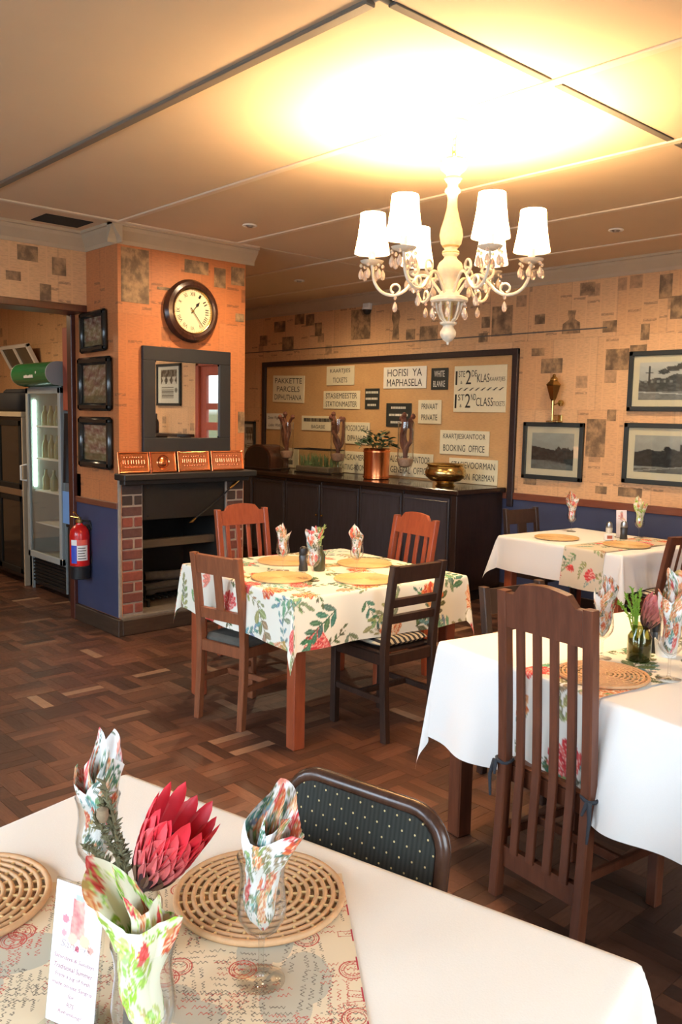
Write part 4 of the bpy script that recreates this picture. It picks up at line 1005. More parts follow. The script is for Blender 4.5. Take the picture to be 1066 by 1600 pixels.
# things between fridge and door lining
wc = T('wall_cupboard', 'reddish wooden wall cupboard just behind the doorway lining', 'cupboard', (3.0, 6.42, 1.56), R(-90))
P('body', MB().box(-.19, .19, .02, .6, 0, .66, .004), 'redwood', wc, smooth=0); P('door', MB().box(-.188, .188, 0, .02, .004, .656, .004), 'redwood', wc, smooth=0)
ap = T('hanging_apron', 'black cloth hanging under the reddish cupboard', 'apron', (3.02, 6.45, .98), R(-90))
u = np.linspace(-.15, .15, 22); zz = np.linspace(0, .56, 16); U, Zm = np.meshgrid(u, zz, indexing='ij')
P('cloth', MB().grid(np.stack([U*(1+.2*(1-Zm)), .02*np.sin(U*55)*(1.1-Zm), Zm], -1)), 'black', ap, smooth=180); P('loop', MB().tube([(-.02, 0, .555), (0, -.002, .59), (.02, 0, .555)], .004, 6), 'black', ap)
P('tag', MB().box(.02, .09, -.035, -.03, .44, .53), 'white', ap, smooth=0)
bf = tag(P('notice_sheet', MB().box(-.07, .07, -.004, .004, -.13, .13, .001), paint('blue_card', (.16, .34, .70), .6), None, smooth=0), 'plain light blue card beside the fridge, above the extinguisher', 'card'); bf.location = (2.97, 6.50, .79); bf.rotation_euler = (0, 0, R(-90))
bn = T('black_bin', 'black box unit standing between the fridge and the doorway lining', 'bin', (2.99, 6.43, 0), R(-90))
P('body', MB().box(-.16, .20, .02, .5, 0, .62, .01), 'black', bn, smooth=0); P('lid', MB().box(-.165, .205, .01, .51, .62, .65, .008), 'iron', bn, smooth=0)

# fire extinguisher
fe = T('fire_extinguisher', 'red fire extinguisher hung on the blue side of the chimney', 'extinguisher', (CX0-.082, 5.79, .40))
P('body', MB().lathe([(0, .0), (.05, .0), (.066, .02), (.070, .05), (.070, .27), (.064, .305), (.042, .335), (.024, .345), (.022, .36)], 36), paint('signal_red', (.55, .012, .010), .25, var=.05), fe)
P('base_ring', MB().lathe([(.062, -.05), (.071, -.045), (.073, .045), (.069, .05)], 36), 'black', fe)
P('valve', MB().lathe([(.020, .355), (.026, .36), (.026, .38), (.014, .385), (.014, .40)], 18), 'brass', fe)
P('handle', MB().bar((-.01, -.02, .40), (-.03, .03, .44), .016, .008).bar((-.01, -.02, .395), (-.035, .06, .40), .016, .008), 'brass', fe, smooth=0)
P('hose', MB().tube([(.015, .0, .37), (.06, -.03, .37), (.083, -.045, .30), (.083, -.045, .16), (.075, -.035, .06)], .009, 8), 'black', fe)
P('bracket', MB().box(.045, .082, -.03, .03, .30, .34, .003), 'iron', fe, smooth=0)
aim = math.atan2(-5.79, -2.74)
def label_patch(a0, a1, z0, z1, mat): P('label', MB().lathe([(.0712, z0), (.0712, z1)], 14, Matrix.Rotation(aim+a0, 4, 'Z'), cap=False, arc=a1-a0), mat, fe)
label_patch(-.95, -.30, .07, .20, paint('label_blue', (.05, .09, .50), .4)); label_patch(-.28, .85, .09, .20, 'white'); label_patch(-.95, -.28, .20, .24, 'white'); label_patch(-.28, .85, .202, .24, paint('label_red', (.75, .12, .08), .4))
m = MB()
for k in range(5):
    zz = .105+k*.019; m.lathe([(.0716, zz-.003), (.0716, zz+.003)], 8, Matrix.Rotation(aim-.18, 4, 'Z'), cap=False, arc=.85-.08*(k % 3))
P('worn_print', m, 'sign_ink', fe)

# ================================================================== CHANDELIER
CHX, CHY = 2.87, 2.47
MAT['ivory'] = paint('distressed_ivory', (.74, .66, .52), .5, var=.22, scale=60)
MAT['gilt'] = paint('worn_gilt', (.62, .45, .18), .4, var=.3, scale=40)
g = G('crystal', .05); g.base((.95, .80, .68)); g.b.inputs['Transmission Weight'].default_value = .6; g.b.inputs['IOR'].default_value = 1.5; MAT['crystal'] = g.mat
m_ = D.materials.new('lamp_shade_cloth'); m_.use_nodes = True; nt = m_.node_tree; nt.nodes.remove(nt.nodes['Principled BSDF'])
tr = nt.nodes.new('ShaderNodeBsdfTranslucent'); tr.inputs[0].default_value = (.95, .86, .68, 1); df = nt.nodes.new('ShaderNodeBsdfDiffuse'); df.inputs[0].default_value = (.9, .84, .7, 1)
nx = nt.nodes.new('ShaderNodeTexNoise'); nx.inputs['Scale'].default_value = 180; mxs = nt.nodes.new('ShaderNodeMixShader'); mxs.inputs[0].default_value = .35
nt.links.new(tr.outputs[0], mxs.inputs[1]); nt.links.new(df.outputs[0], mxs.inputs[2]); nt.links.new(mxs.outputs[0], nt.nodes['Material Output'].inputs[0]); MAT['shade'] = m_
g = G('bulb_glow', .5); g.base((1, .9, .7)); g.put(g.b.inputs['Emission Color'], (1, .74, .42, 1)); g.b.inputs['Emission Strength'].default_value = 60; MAT['bulb'] = g.mat
ch = T('chandelier', 'ivory chandelier with six lit cloth shades and hanging crystal drops', 'chandelier', (CHX, CHY, ZC))
z0 = -ZC
P('ceiling_rose', MB().lathe([(0, 0), (.055, 0), (.058, -.008), (.045, -.022), (.015, -.032), (0, -.032)], 28), 'ivory', ch)
P('hook', MB().tube([(0, 0, -.03), (.010, 0, -.045), (.012, 0, -.06), (0, 0, -.072), (-.010, 0, -.062)], .003, 8), 'gilt', ch)
lk = [(.010*math.cos(a), 0, .016*math.sin(a)) for a in np.linspace(0, 2*PI, 13)[:-1]]
for k in range(3): P('chain_link', MB().tube(lk, .0028, 6, Matrix.Translation((0, 0, -.082-.026*k)) @ Matrix.Rotation(R(90*(k % 2)), 4, 'Z'), closed=True), 'gilt', ch)
col = [(0, 2.655), (.012, 2.655), (.040, 2.652), (.054, 2.640), (.050, 2.628), (.036, 2.60), (.028, 2.58), (.034, 2.567), (.030, 2.556), (.022, 2.548), (.022, 2.535), (.032, 2.525), (.034, 2.515), (.024, 2.505), (.020, 2.485), (.022, 2.45), (.034, 2.40), (.046, 2.36), (.050, 2.335), (.044, 2.30), (.030, 2.285), (.026, 2.275), (.036, 2.268), (.036, 2.255), (.026, 2.245), (.030, 2.235), (.048, 2.22), (.056, 2.20), (.052, 2.175), (.036, 2.158), (.030, 2.145), (.030, 2.105), (.040, 2.095), (.045, 2.085), (.045, 2.08)]
P('column', MB().lathe([(r_, z-ZC) for r_, z in reversed(col)], 32), 'ivory', ch)
for zz in (2.568, 2.29, 2.262): P('gilt_ring', MB().lathe([(.031, zz-.007-ZC), (.0385, zz-ZC), (.031, zz+.007-ZC)], 28, cap=False), 'gilt', ch)
P('petal_collar', (lambda m: [m.tube([(.02*math.cos(a), .02*math.sin(a), 2.585-ZC), (.045*math.cos(a), .045*math.sin(a), 2.61-ZC), (.060*math.cos(a), .060*math.sin(a), 2.645-ZC), (.066*math.cos(a), .066*math.sin(a), 2.638-ZC)], [.006, .010, .008, .002], 6) for a in np.linspace(0, 2*PI, 9)[:-1]] and m)(MB()), 'ivory', ch)
P('disc', MB().lathe([(0, 2.052-ZC), (.075, 2.052-ZC), (.082, 2.060-ZC), (.080, 2.072-ZC), (.06, 2.080-ZC), (0, 2.08-ZC)], 32), 'ivory', ch)
P('cage_core', MB().lathe([(0, 1.972-ZC), (.020, 1.972-ZC), (.016, 2.0-ZC), (.020, 2.055-ZC), (0, 2.055-ZC)], 20), 'gilt', ch)
P('cage_scroll', (lambda m: [m.tube([(.055*math.cos(a), .055*math.sin(a), 2.052-ZC), (.050*math.cos(a), .050*math.sin(a), 2.02-ZC), (.034*math.cos(a), .034*math.sin(a), 1.985-ZC), (.018*math.cos(a), .018*math.sin(a), 1.975-ZC)], .005, 6) for a in np.linspace(0, 2*PI, 9)[:-1]] and m)(MB()), 'ivory', ch)
P('finial', MB().lathe([(0, 1.872-ZC), (.005, 1.875-ZC), (.007, 1.885-ZC), (.020, 1.893-ZC), (.034, 1.912-ZC), (.035, 1.928-ZC), (.024, 1.948-ZC), (.022, 1.955-ZC), (.036, 1.962-ZC), (.038, 1.970-ZC), (0, 1.974-ZC)], 24), 'ivory', ch)
drop_me = MB().lathe([(0, -.048), (.007, -.044), (.0115, -.032), (.010, -.018), (.004, -.006), (0, 0)], 8).mesh('crystal_drop', 'crystal', 20)
bead_me = MB().lathe([(0, -.009), (.007, -.004), (.007, .004), (0, .009)], 8).mesh('crystal_bead', 'crystal', 20)
cyaw = YAW
for k in range(6):
    th = R(40+60*k); dirv = Vector((math.sin(th)*math.sin(cyaw)+math.cos(th)*math.cos(cyaw), -math.sin(th)*math.cos(cyaw)+math.cos(th)*math.sin(cyaw), 0))
    an = math.atan2(dirv.y, dirv.x); Mz = Matrix.Rotation(an, 4, 'Z')
    arm = P('arm', MB().tube(spline([(.035, 0, 2.09-ZC), (.065, 0, 2.13-ZC), (.10, 0, 2.165-ZC), (.135, 0, 2.165-ZC), (.165, 0, 2.135-ZC), (.20, 0, 2.10-ZC), (.245, 0, 2.085-ZC), (.295, 0, 2.10-ZC), (.328, 0, 2.145-ZC), (.340, 0, 2.22-ZC)]), .0068, 8, Mz), 'ivory', ch)
    sp = [(.155+.030*math.cos(a)*(1-a/9), 0, 2.185-ZC+.030*math.sin(a)*(1-a/9)) for a in np.linspace(-1.6, 5.6, 18)]
    P('scroll', MB().tube(sp, [.0055]*16+[.007, .009], 7, Mz), 'ivory', arm)
    sp2 = [(.235+.020*math.cos(a), 0, 2.112-ZC+.020*math.sin(a)) for a in np.linspace(4.4, -1.2, 12)]
    P('scroll', MB().tube(sp2, [.005]*10+[.006, .008], 7, Mz), 'ivory', arm)
    c = Vector((.340, 0, 0)); Mc = Mz @ Matrix.Translation((.340, 0, 0))
    P('bobeche', MB().lathe([(0, 2.214-ZC), (.020, 2.214-ZC), (.046, 2.224-ZC), (.052, 2.232-ZC), (.046, 2.231-ZC), (.018, 2.222-ZC), (0, 2.222-ZC)], 24, Mc), 'ivory', arm)
    P('candle_sleeve', MB().lathe([(0, 2.22-ZC), (.014, 2.22-ZC), (.014, 2.285-ZC), (0, 2.285-ZC)], 16, Mc), 'ivory', arm)
    P('lamp_shade', MB().lathe([(.077, 2.262-ZC), (.074, 2.280-ZC), (.064, 2.33-ZC), (.057, 2.38-ZC), (.053, 2.432-ZC)], 32, Mc, cap=False), 'shade', arm)
    P('bulb', MB().lathe([(0, 2.285-ZC), (.010, 2.288-ZC), (.017, 2.31-ZC), (.012, 2.34-ZC), (.003, 2.365-ZC), (0, 2.366-ZC)], 12, Mc), 'bulb', arm)
    l = D.lights.new('chandelier_bulb', 'POINT'); l.energy = 36; l.color = (1.0, .66, .34); l.shadow_soft_size = .03
    lo = D.objects.new('chandelier_bulb', l); COL.objects.link(lo); q = Vector((CHX, CHY, 2.40))+dirv*.340; lo.location = q
    for j in range(6):
        a = j*PI/3+.3; p0 = Mc @ Vector((.048*math.cos(a), .048*math.sin(a), 2.222-ZC))
        P('crystal_bead', bead_me, None, arm, loc=tuple(p0+Vector((0, 0, -.012)))); P('crystal_drop', drop_me, None, arm, loc=tuple(p0+Vector((0, 0, -.024))))
    p0 = Mz @ Vector((.235, 0, 2.078-ZC)); P('crystal_bead', bead_me, None, arm, loc=tuple(p0+Vector((0, 0, -.004)))); P('crystal_drop', drop_me, None, arm, loc=tuple(p0+Vector((0, 0, -.018))))
    p0 = Mz @ Vector((.155, 0, 2.14-ZC)); P('crystal_drop', drop_me, None, arm, loc=tuple(p0))
    a2 = an+.5; p0 = Vector((.078*math.cos(a2), .078*math.sin(a2), 2.052-ZC)); P('crystal_bead', bead_me, None, ch, loc=tuple(p0+Vector((0, 0, -.010)))); P('crystal_drop', drop_me, None, ch, loc=tuple(p0+Vector((0, 0, -.022))))

# ================================================================== TABLES
TZ = .735
def table(label, c, rz, a, b, legmat, inset=.06, leg=.066):
    t = T('dining_table', label, 'table', (c[0], c[1], 0), rz)
    P('tabletop', MB().box(-a, a, -b, b, TZ-.035, TZ-.004, .006), legmat, t, smooth=0)
    for sx in (-1, 1):
        for sy in (-1, 1):
            x, y = sx*(a-inset), sy*(b-inset); P('leg', MB().box(x-leg/2, x+leg/2, y-leg/2, y+leg/2, 0, TZ-.035, .005), legmat, t, smooth=0)
    ap = a-inset; bp = b-inset
    for s_ in (-1, 1):
        P('apron', MB().box(-ap+leg/2, ap-leg/2, s_*bp-.012, s_*bp+.012, TZ-.13, TZ-.035, .003), legmat, t, smooth=0)
        P('apron', MB().box(s_*ap-.012, s_*ap+.012, -bp+leg/2, bp-leg/2, TZ-.13, TZ-.035, .003), legmat, t, smooth=0)
    return t
def cloth(name, label, cat, c, rz, Pm, mat, cols=None, dz=0.):
    o = P(name, MB().grid(Pm), mat, None, smooth=180, cols=cols); o.location = (c[0], c[1], TZ+dz); o.rotation_euler = (0, 0, rz)
    return tag(o, label, cat)
CT = ((2.995, 3.415), R(-5), .545, .535)
RTb = ((2.78, 1.34), R(-9.5), .515, .60)
FTb = ((.59, 1.036), R(13), .45, .567)
ET = ((5.32, 3.15), R(-6), .43, .51)
table('orange-brown dining table under the flowered cloth', *CT, 'orange')
table('dark-legged dining table under the white cloth, nearest right', *RTb, 'umber')
table('dining table in the foreground under the cream-white cloth', *FTb, 'umber')
table('orange-legged dining table by the blue wall', *ET, 'orange')
e_ = .252; a, b = CT[2]+.004, CT[3]+.004
Pm, U = drape(a, b, (-a-e_, a+e_), (-b-e_, b+e_), e_, .0052, flare=.07, tip=.07, wave=.012, kw=8, seed=1)
cloth('flowered_tablecloth', 'cream tablecloth printed with proteas and green leaves on the middle table', 'tablecloth', CT[0], CT[1], Pm, 'vcol', floral(U, 1.75, CREAM, 12, 1.12).C)
e_ = .37; a, b = RTb[2]+.004, RTb[3]+.004
Pm, U = drape(a, b, (-a-e_, a+e_), (-b-e_, b+e_), e_, .012, flare=.09, tip=.05, wave=.030, kw=9, seed=2)
cloth('white_tablecloth', 'plain white tablecloth on the table behind the tall slatted chair', 'tablecloth', RTb[0], RTb[1], Pm, 'white_cloth')
e_ = .34; a, b = FTb[2]+.004, FTb[3]+.004
Pm, U = drape(a, b, (-a-e_, a+e_), (-b-e_, b+e_), e_, .010, flare=.10, tip=.16, wave=.015, kw=8, seed=3, wob=.0006)
MAT['cream_cloth'] = paint('cream_table_linen', (.86, .80, .70), .85, var=.03, scale=300, bump=.1)
cloth('cream_tablecloth', 'cream-white tablecloth on the foreground table', 'tablecloth', FTb[0], FTb[1], Pm, 'cream_cloth')
e_ = .245; a, b = ET[2]+.004, ET[3]+.004
Pm, U = drape(a, b, (-a-e_, a+e_), (-b-e_, b+e_), e_, .012, flare=.10, tip=.20, wave=.012, kw=8, seed=4)
cloth('white_tablecloth', 'white tablecloth on the far table by the blue wall', 'tablecloth', ET[0], ET[1], Pm, 'white_cloth')
# runners and overlay
a, b = RTb[2]+.006, 9.
Pm, U = drape(a, b, (-a-.33, a+.33), (-.145, .19), .33, .0055, flare=.10, wave=.030*.37/.33, kw=9, off=.0045, seed=2)
Pm[:, :, 1] += 0; cloth('flowered_runner', 'flowered runner across the white table behind the tall chair', 'runner', RTb[0], RTb[1], Pm, 'vcol', floral(U, 1.7, (.80, .78, .70), 31, 1.35).C, .001)
a = ET[2]+.006
Pm, U = drape(a, 9., (-a-.27, a+.2), (-.40, -.08), .24, .007, flare=.13, wave=.014, kw=10, off=.0035, seed=4)
cloth('flowered_runner', 'flowered runner hanging over the edge of the far table', 'runner', ET[0], ET[1], Pm, 'vcol', floral(U, 1.1, (.66, .58, .44), 33, 1.1).C, .001)
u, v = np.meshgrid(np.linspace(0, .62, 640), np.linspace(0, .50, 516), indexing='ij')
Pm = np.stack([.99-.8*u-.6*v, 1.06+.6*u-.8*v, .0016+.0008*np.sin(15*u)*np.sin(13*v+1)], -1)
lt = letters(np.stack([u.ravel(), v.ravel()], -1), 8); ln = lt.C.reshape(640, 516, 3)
for k in range(7): ln[:3, 30+k*72:62+k*72] = (.42, .03, .05)
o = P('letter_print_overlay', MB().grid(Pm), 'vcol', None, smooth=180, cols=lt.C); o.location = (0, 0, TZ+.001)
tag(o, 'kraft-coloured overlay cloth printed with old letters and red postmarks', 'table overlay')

# ================================================================== CHAIRS  (local: sits at the origin, faces +y, back at -y)
def post_path(w2, H, y0, lean, kink=.45):
    return [(w2, y0-.02, 0), (w2, y0-.004, kink*.6), (w2, y0, kink)]+[(w2, y0-lean*(i/5)**1.3, kink+(H-kink)*i/5) for i in range(1, 6)]
def bars(pts, wx, wy, b=.004):
    hx, hy = wx/2, wy/2; sec = [(hx, hy-b), (hx-b, hy), (-hx+b, hy), (-hx, hy-b), (-hx, -hy+b), (-hx+b, -hy), (hx-b, -hy), (hx, -hy+b)]
    v = [(p[0]+q[0], p[1]+q[1], p[2]) for p in pts for q in sec]; n = len(pts)
    f = [(i*8+k, i*8+(k+1) % 8, i*8+8+(k+1) % 8, i*8+8+k) for i in range(n-1) for k in range(8)]
    return MB().add(v, f+[tuple(reversed(range(8))), tuple((n-1)*8+k for k in range(8))])
def chair(label, loc, rz, style, mat, w=.40, dp=.40, H=.95, sh=.45, seat='wood', lean=.07, group=None):
    t = T('dining_chair', label, 'chair', (loc[0], loc[1], 0), rz, group)
    w2, y0, yf = w/2-.02, -dp/2+.02, dp/2-.02
    pt = .036
    for s_ in (-1, 1):
        P('back_post', bars([(s_*p[0], p[1], p[2]) for p in post_path(w2, H, y0, lean, sh)], pt, pt*1.05), mat, t, smooth=0)
        P('leg', MB().box(s_*w2-.019, s_*w2+.019, yf-.019, yf+.019, 0, sh-.02, .004), mat, t, smooth=0)
        P('stretcher', MB().bar((s_*w2, y0, .20), (s_*w2, yf, .20), .018, .030, .003), mat, t, smooth=0)
        P('seat_rail', MB().bar((s_*w2, y0, sh-.045), (s_*w2, yf, sh-.045), .022, .055, .003), mat, t, smooth=0)
    P('seat_rail', MB().box(-w2, w2, yf-.012, yf+.012, sh-.075, sh-.018, .003), mat, t, smooth=0)
    ro = .034 if style == 'tall' else 0.
    P('seat_rail', MB().box(-w2, w2, y0-.012+ro, y0+.012+ro, sh-.075, sh-.018, .003), mat, t, smooth=0)
    P('stretcher', MB().box(-w2, w2, -.01, .01, .185, .215, .003), mat, t, smooth=0)
    yb = lambda z: y0-lean*max(0, (z-sh)/(H-sh))**1.3
    def cross(name, z0, z1, th=.022, top=None):
        m = MB(); zm = (z0+z1)/2; n = 12; ang = math.atan2(yb(z0)-yb(z1), z1-z0)
        poly = [(-w2+.012, z0), (w2-.012, z0)]
        if top: poly += [(w2-.012, z1-top), (w2*.72, z1-top), (w2*.55, z1-top*.25)]+[(w2*.55*(1-2*i/8), z1-top*.25+top*.25*math.sin(PI*i/8)) for i in range(1, 8)]+[(-w2*.55, z1-top*.25), (-w2*.72, z1-top), (-w2+.012, z1-top)]
        else: poly += [(w2-.012, z1), (-w2+.012, z1)]
        m.prism([(p[0], p[1]-zm) for p in poly], -th/2, th/2, Matrix.Translation((0, yb(zm), zm)) @ Matrix.Rotation(ang, 4, 'X'))
        P(name, m, mat, t, smooth=0)
    def slat(xx, z0, z1, wd=.030, th=.012, n=3):
        pts = [(xx, yb(z0+(z1-z0)*i/n), z0+(z1-z0)*i/n) for i in range(n+1)]
        P('slat', bars(pts, wd, th, .002), mat, t, smooth=0)
    if style == 'slat':
        cross('top_rail', H-.105, H+.035, .024, .045); cross('lower_rail', sh+.09, sh+.13)
        for k in range(4): slat(-w2+.062+(2*w2-.124)*k/3, sh+.12, H-.10)
    elif style == 'tall':
        cross('top_rail', H-.115, H+.04, .026, .045); cross('low_rail', .10, .17)
        for k in range(4): 
            pts = [(-w2+.066+(2*w2-.132)*k/3, y0-.02*(1-z/sh) if z < sh else yb(z), z) for z in (.16, .30, sh, .62, .80, H-.11)]
            P('slat', bars(pts, .031, .013, .002), mat, t, smooth=0)
    elif style == 'splat':
        cross('top_rail', H-.10, H-.005, .024); cross('mid_rail', sh+.10, sh+.155); slat(0, sh+.15, H-.09, .052, .012); 
    elif style == 'ladder':
        cross('top_rail', H-.085, H-.005, .022); cross('mid_rail', H-.205, H-.165); cross('mid_rail', H-.285, H-.245)
    elif style == 'plain':
        cross('top_rail', H-.12, H-.01, .022); cross('mid_rail', sh+.12, sh+.16); slat(0, sh+.15, H-.11, .10)
    elif style == 'spindle':
        cross('top_rail', H-.05, H, .022); cross('low_rail', sh+.06, sh+.10)
        for k in range(6): slat(-w2+.04+(2*w2-.08)*k/5, sh+.09, H-.045, .014, .012)
    if seat == 'wood': P('seat', MB().box(-w2-.015, w2+.015, y0+.02, yf+.025, sh-.02, sh, .008), mat, t, smooth=0)
    elif seat == 'pad': P('seat_pad', MB().box(-w2-.005, w2+.005, y0+.025, yf+.02, sh-.055, sh+.012, .02), MAT['grey_pad'], t, smooth=40)
    elif seat == 'stripe':
        P('seat', MB().box(-w2-.015, w2+.015, y0+.02, yf+.025, sh-.02, sh, .008), mat, t, smooth=0)
    return t
MAT['grey_pad'] = paint('worn_grey_upholstery', (.095, .085, .070), .9, var=.3, scale=25, bump=.3)
g = G('striped_ticking', .85); x, y, z = g.pos(); g.base(g.mix((x/.034).frac().gt(.5), (.62, .55, .40), (.018, .018, .022))); MAT['stripe'] = g.mat
def cushion(label, loc, rz, z, w=.36, d=.36):
    n = 21; u, v = np.meshgrid(np.linspace(-1, 1, n), np.linspace(-1, 1, n), indexing='ij'); m = MB()
    prof_ = np.clip((1-u**6)*(1-v**6), 0, 1)**.5
    for s_ in (1, -1):
        m.grid(np.stack([u*w/2*(1-.04*v*v), v*d/2*(1-.04*u*u), .022+s_*(.022*prof_) + .004*np.sin(4*u)*np.sin(3*v)*prof_], -1))
    o = P('seat_cushion', m, 'stripe', None, smooth=180); o.location = (loc[0], loc[1], z); o.rotation_euler = (0, 0, rz); tag(o, label, 'cushion')
    return o
chair('brown chair with single back splat and grey padded seat at the flowered table', (2.585, 3.515), R(-80), 'splat', 'midwood', .345, .42, .865, .43, 'pad', .05)
c3 = chair('black-brown ladder-back chair at the flowered table', (3.015, 2.955), R(-2), 'ladder', 'black_brown', .365, .40, .865, .445, 'stripe', .055)
cushion('black and cream striped cushion on the ladder-back chair', (3.015, 2.965), R(-2), .447, .33, .36)
cA = chair('orange-brown slatted chair at the flowered table in front of the fireplace', (3.26, 4.30), R(180-4), 'slat', 'orange', .40, .40, .945, .45, 'wood', .07)
dup_thing(cA, (3.64, 3.58, 0), R(90-6), 'orange-brown slatted chair at the flowered table in front of the sideboard')
tl = chair('tall umber chair with four long slats in front of the white table', (2.375, 1.415), R(-97), 'tall', 'umber', .375, .40, 1.02, .45, 'wood', .035)
MAT['tie'] = paint('dark_tie_cord', (.03, .034, .042), .8)
for s_ in (-1, 1):
    m = MB().tube([(s_*.172+.026*math.cos(a), -.178+.026*math.sin(a), .452+.004*math.sin(2*a)) for a in np.linspace(0, 2*PI, 13)[:-1]], .006, 6, closed=True)
    m.tube([(s_*.19, -.205, .452), (s_*.20, -.215, .40), (s_*.195, -.215, .33)], [.008, .006, .004], 6); m.tube([(s_*.185, -.205, .452), (s_*.175, -.22, .41)], [.008, .004], 6)
    P('cushion_tie', m, 'tie', tl)
chair('dark brown chair with plain top rail between the flowered and white tables', (3.07, 2.03), R(180-9), 'plain', 'black_brown', .38, .38, .83, .44, 'wood', .05)
chair('dark chair at the far side of the far table, beside the sideboard', (5.47, 3.70), R(180-6), 'plain', 'black_brown', .38, .40, .88, .45, 'wood', .05)
chair('dark red-brown spindle-back chair at the right edge by the far table', (5.20, 2.62), R(-20), 'spindle', 'umber', .38, .40, .87, .45, 'stripe', .09)
cushion('striped cushion on the spindle-back chair at the right edge', (5.203, 2.63), R(-20), .452, .36, .37)
# padded banquet chair in the foreground
bq = T('banquet_chair', 'padded black chair with gold dots and rounded wooden frame in the foreground', 'chair', (.972, 1.163, 0), R(100.5))
MAT['walnut'] = wood('walnut_rim', (.030, .013, .008), (.080, .036, .022), .25)
g = G('dotted_black_cloth', .9); x, y, z = g.pos(); fx = (x/.030).frac()-.5; rowi = (z/.026).floor(); fz = (z/.026).frac()-.5
fx2 = (x/.030+rowi*.5).frac()-.5; dot = (fx2*fx2*(.030**2)+fz*fz*(.026**2)).lt(.0021**2); rib = ((x/.0105).frac()-.5).abs()
g.base(g.mix(dot, g.mix(rib*1.6, (.012, .013, .010), (.030, .032, .026)), (.55, .43, .20))); g.bump(rib, .3, .002); MAT['dotted'] = g.mat
def rrect(w_, h_, r_, n=7):
    return [(sx*(w_/2-r_)+r_*math.cos(a0+i*PI/2/n), sz*(h_/2-r_)+r_*math.sin(a0+i*PI/2/n)) for sx, sz, a0 in ((1, 1, 0), (-1, 1, PI/2), (-1, -1, PI), (1, -1, 1.5*PI)) for i in range(n+1)]
BW, BH = .415, .40; Mb = Matrix.Translation((0, -.19, .602)) @ Matrix.Rotation(R(9), 4, 'X')
ring = rrect(BW-.03, BH-.03, .075)
P('back_frame', MB().tube([(p[0], 0, p[1]) for p in ring], .0165, 10, Mb, closed=True), 'walnut', bq, smooth=180)
P('back_pad', MB().prism(rrect(BW-.05, BH-.05, .066), -.016, .016, Mb), 'dotted', bq, smooth=30)
P('seat_pad', MB().prism(rrect(.42, .40, .06), .42, .475, Matrix(((1, 0, 0, 0), (0, 0, 1, .02), (0, 1, 0, 0), (0, 0, 0, 1)))), 'dotted', bq, smooth=30)
for s_ in (-1, 1):
    P('back_post', MB().tube([(s_*.185, -.24, 0), (s_*.19, -.165, .43), (s_*.192, -.185, .60)], .013, 8), 'walnut', bq); P('leg', MB().tube([(s_*.19, .22, 0), (s_*.185, .19, .42)], .013, 8), 'walnut', bq)
P('seat_frame', MB().tube([(p[0], p[1]+.02, .425) for p in rrect(.41, .39, .06)], .011, 8, closed=True), 'walnut', bq)

# ================================================================== TABLEWARE
def placemat(label, x, y, z, d, fine):
    t = T('placemat', label, 'placemat', (x, y, z), random.uniform(0, 3), 'round rattan placemats')
    r_ = d/2; n = 10 if fine else 7; th = .0048 if fine else .004
    if fine:
        me = None
        for k in range(n):
            q = r_*(.10+.90*k/(n-1))-th
            P('coil', MB().tube([(q*math.cos(a), q*math.sin(a), th+.0003*math.sin(9*a)) for a in np.linspace(0, 2*PI, 61)[:-1]], th*(1.25 if k == n-1 else .92), 6, closed=True), 'rattan', t, smooth=180)
        m = MB()
        for k in range(n-1):
            q = r_*(.10+.90*(k+.5)/(n-1))-th; cnt = 6+3*k
            for j in range(cnt):
                a = 2*PI*j/cnt+.35*k; m.bar((( q-.007)*math.cos(a), (q-.007)*math.sin(a), th*1.1), ((q+.007)*math.cos(a), (q+.007)*math.sin(a), th*1.1), .0045, .0045, .001)
        o = P('stitching', m, 'rattan_pale', t); o['kind'] = 'stuff'
    else:
        pr = [(0, .002)]
        for k in range(16):
            q = r_*(k+.5)/16; pr += [(q-.35*r_/16, .004), (q, .0065), (q+.35*r_/16, .004)]
        pr += [(r_, .003), (r_-.002, 0.0005), (0, .0005)]
        P('mat', MB().lathe(pr, 48, cap=False), 'rattan_pale', t)
        P('rim', MB().tube([(r_*math.cos(a), r_*math.sin(a), .005) for a in np.linspace(0, 2*PI, 49)[:-1]], .005, 6, closed=True), 'rattan_pale', t)
    return t
random.seed(4)
placemat('coiled rattan placemat under the foreground wine glass', .833, 1.095, TZ+.0045, .29, True)
placemat('coiled rattan placemat at the left edge of the foreground table', .445, 1.405, TZ+.0045, .29, True)
placemat('coiled rattan placemat on the white table behind the tall chair', 2.435, 1.395, TZ+.0075, .29, True)
for x, y, lab in ((2.985, 3.72, 'pale round placemat on the flowered table nearest the fireplace'), (2.66, 3.34, 'pale round placemat on the flowered table by the chair with grey pad'), (3.30, 3.40, 'pale round placemat on the flowered table nearest the sideboard'), (2.97, 3.06, 'pale round placemat on the flowered table by the ladder-back chair')):
    placemat(lab, x, y, TZ+.0015, .30, False)
placemat('round placemat on the far table nearest the sideboard', 5.14, 3.36, TZ+.0055, .30, False)
placemat('round placemat on the far table nearest the right edge', 5.22, 2.87, TZ+.0065, .30, False)

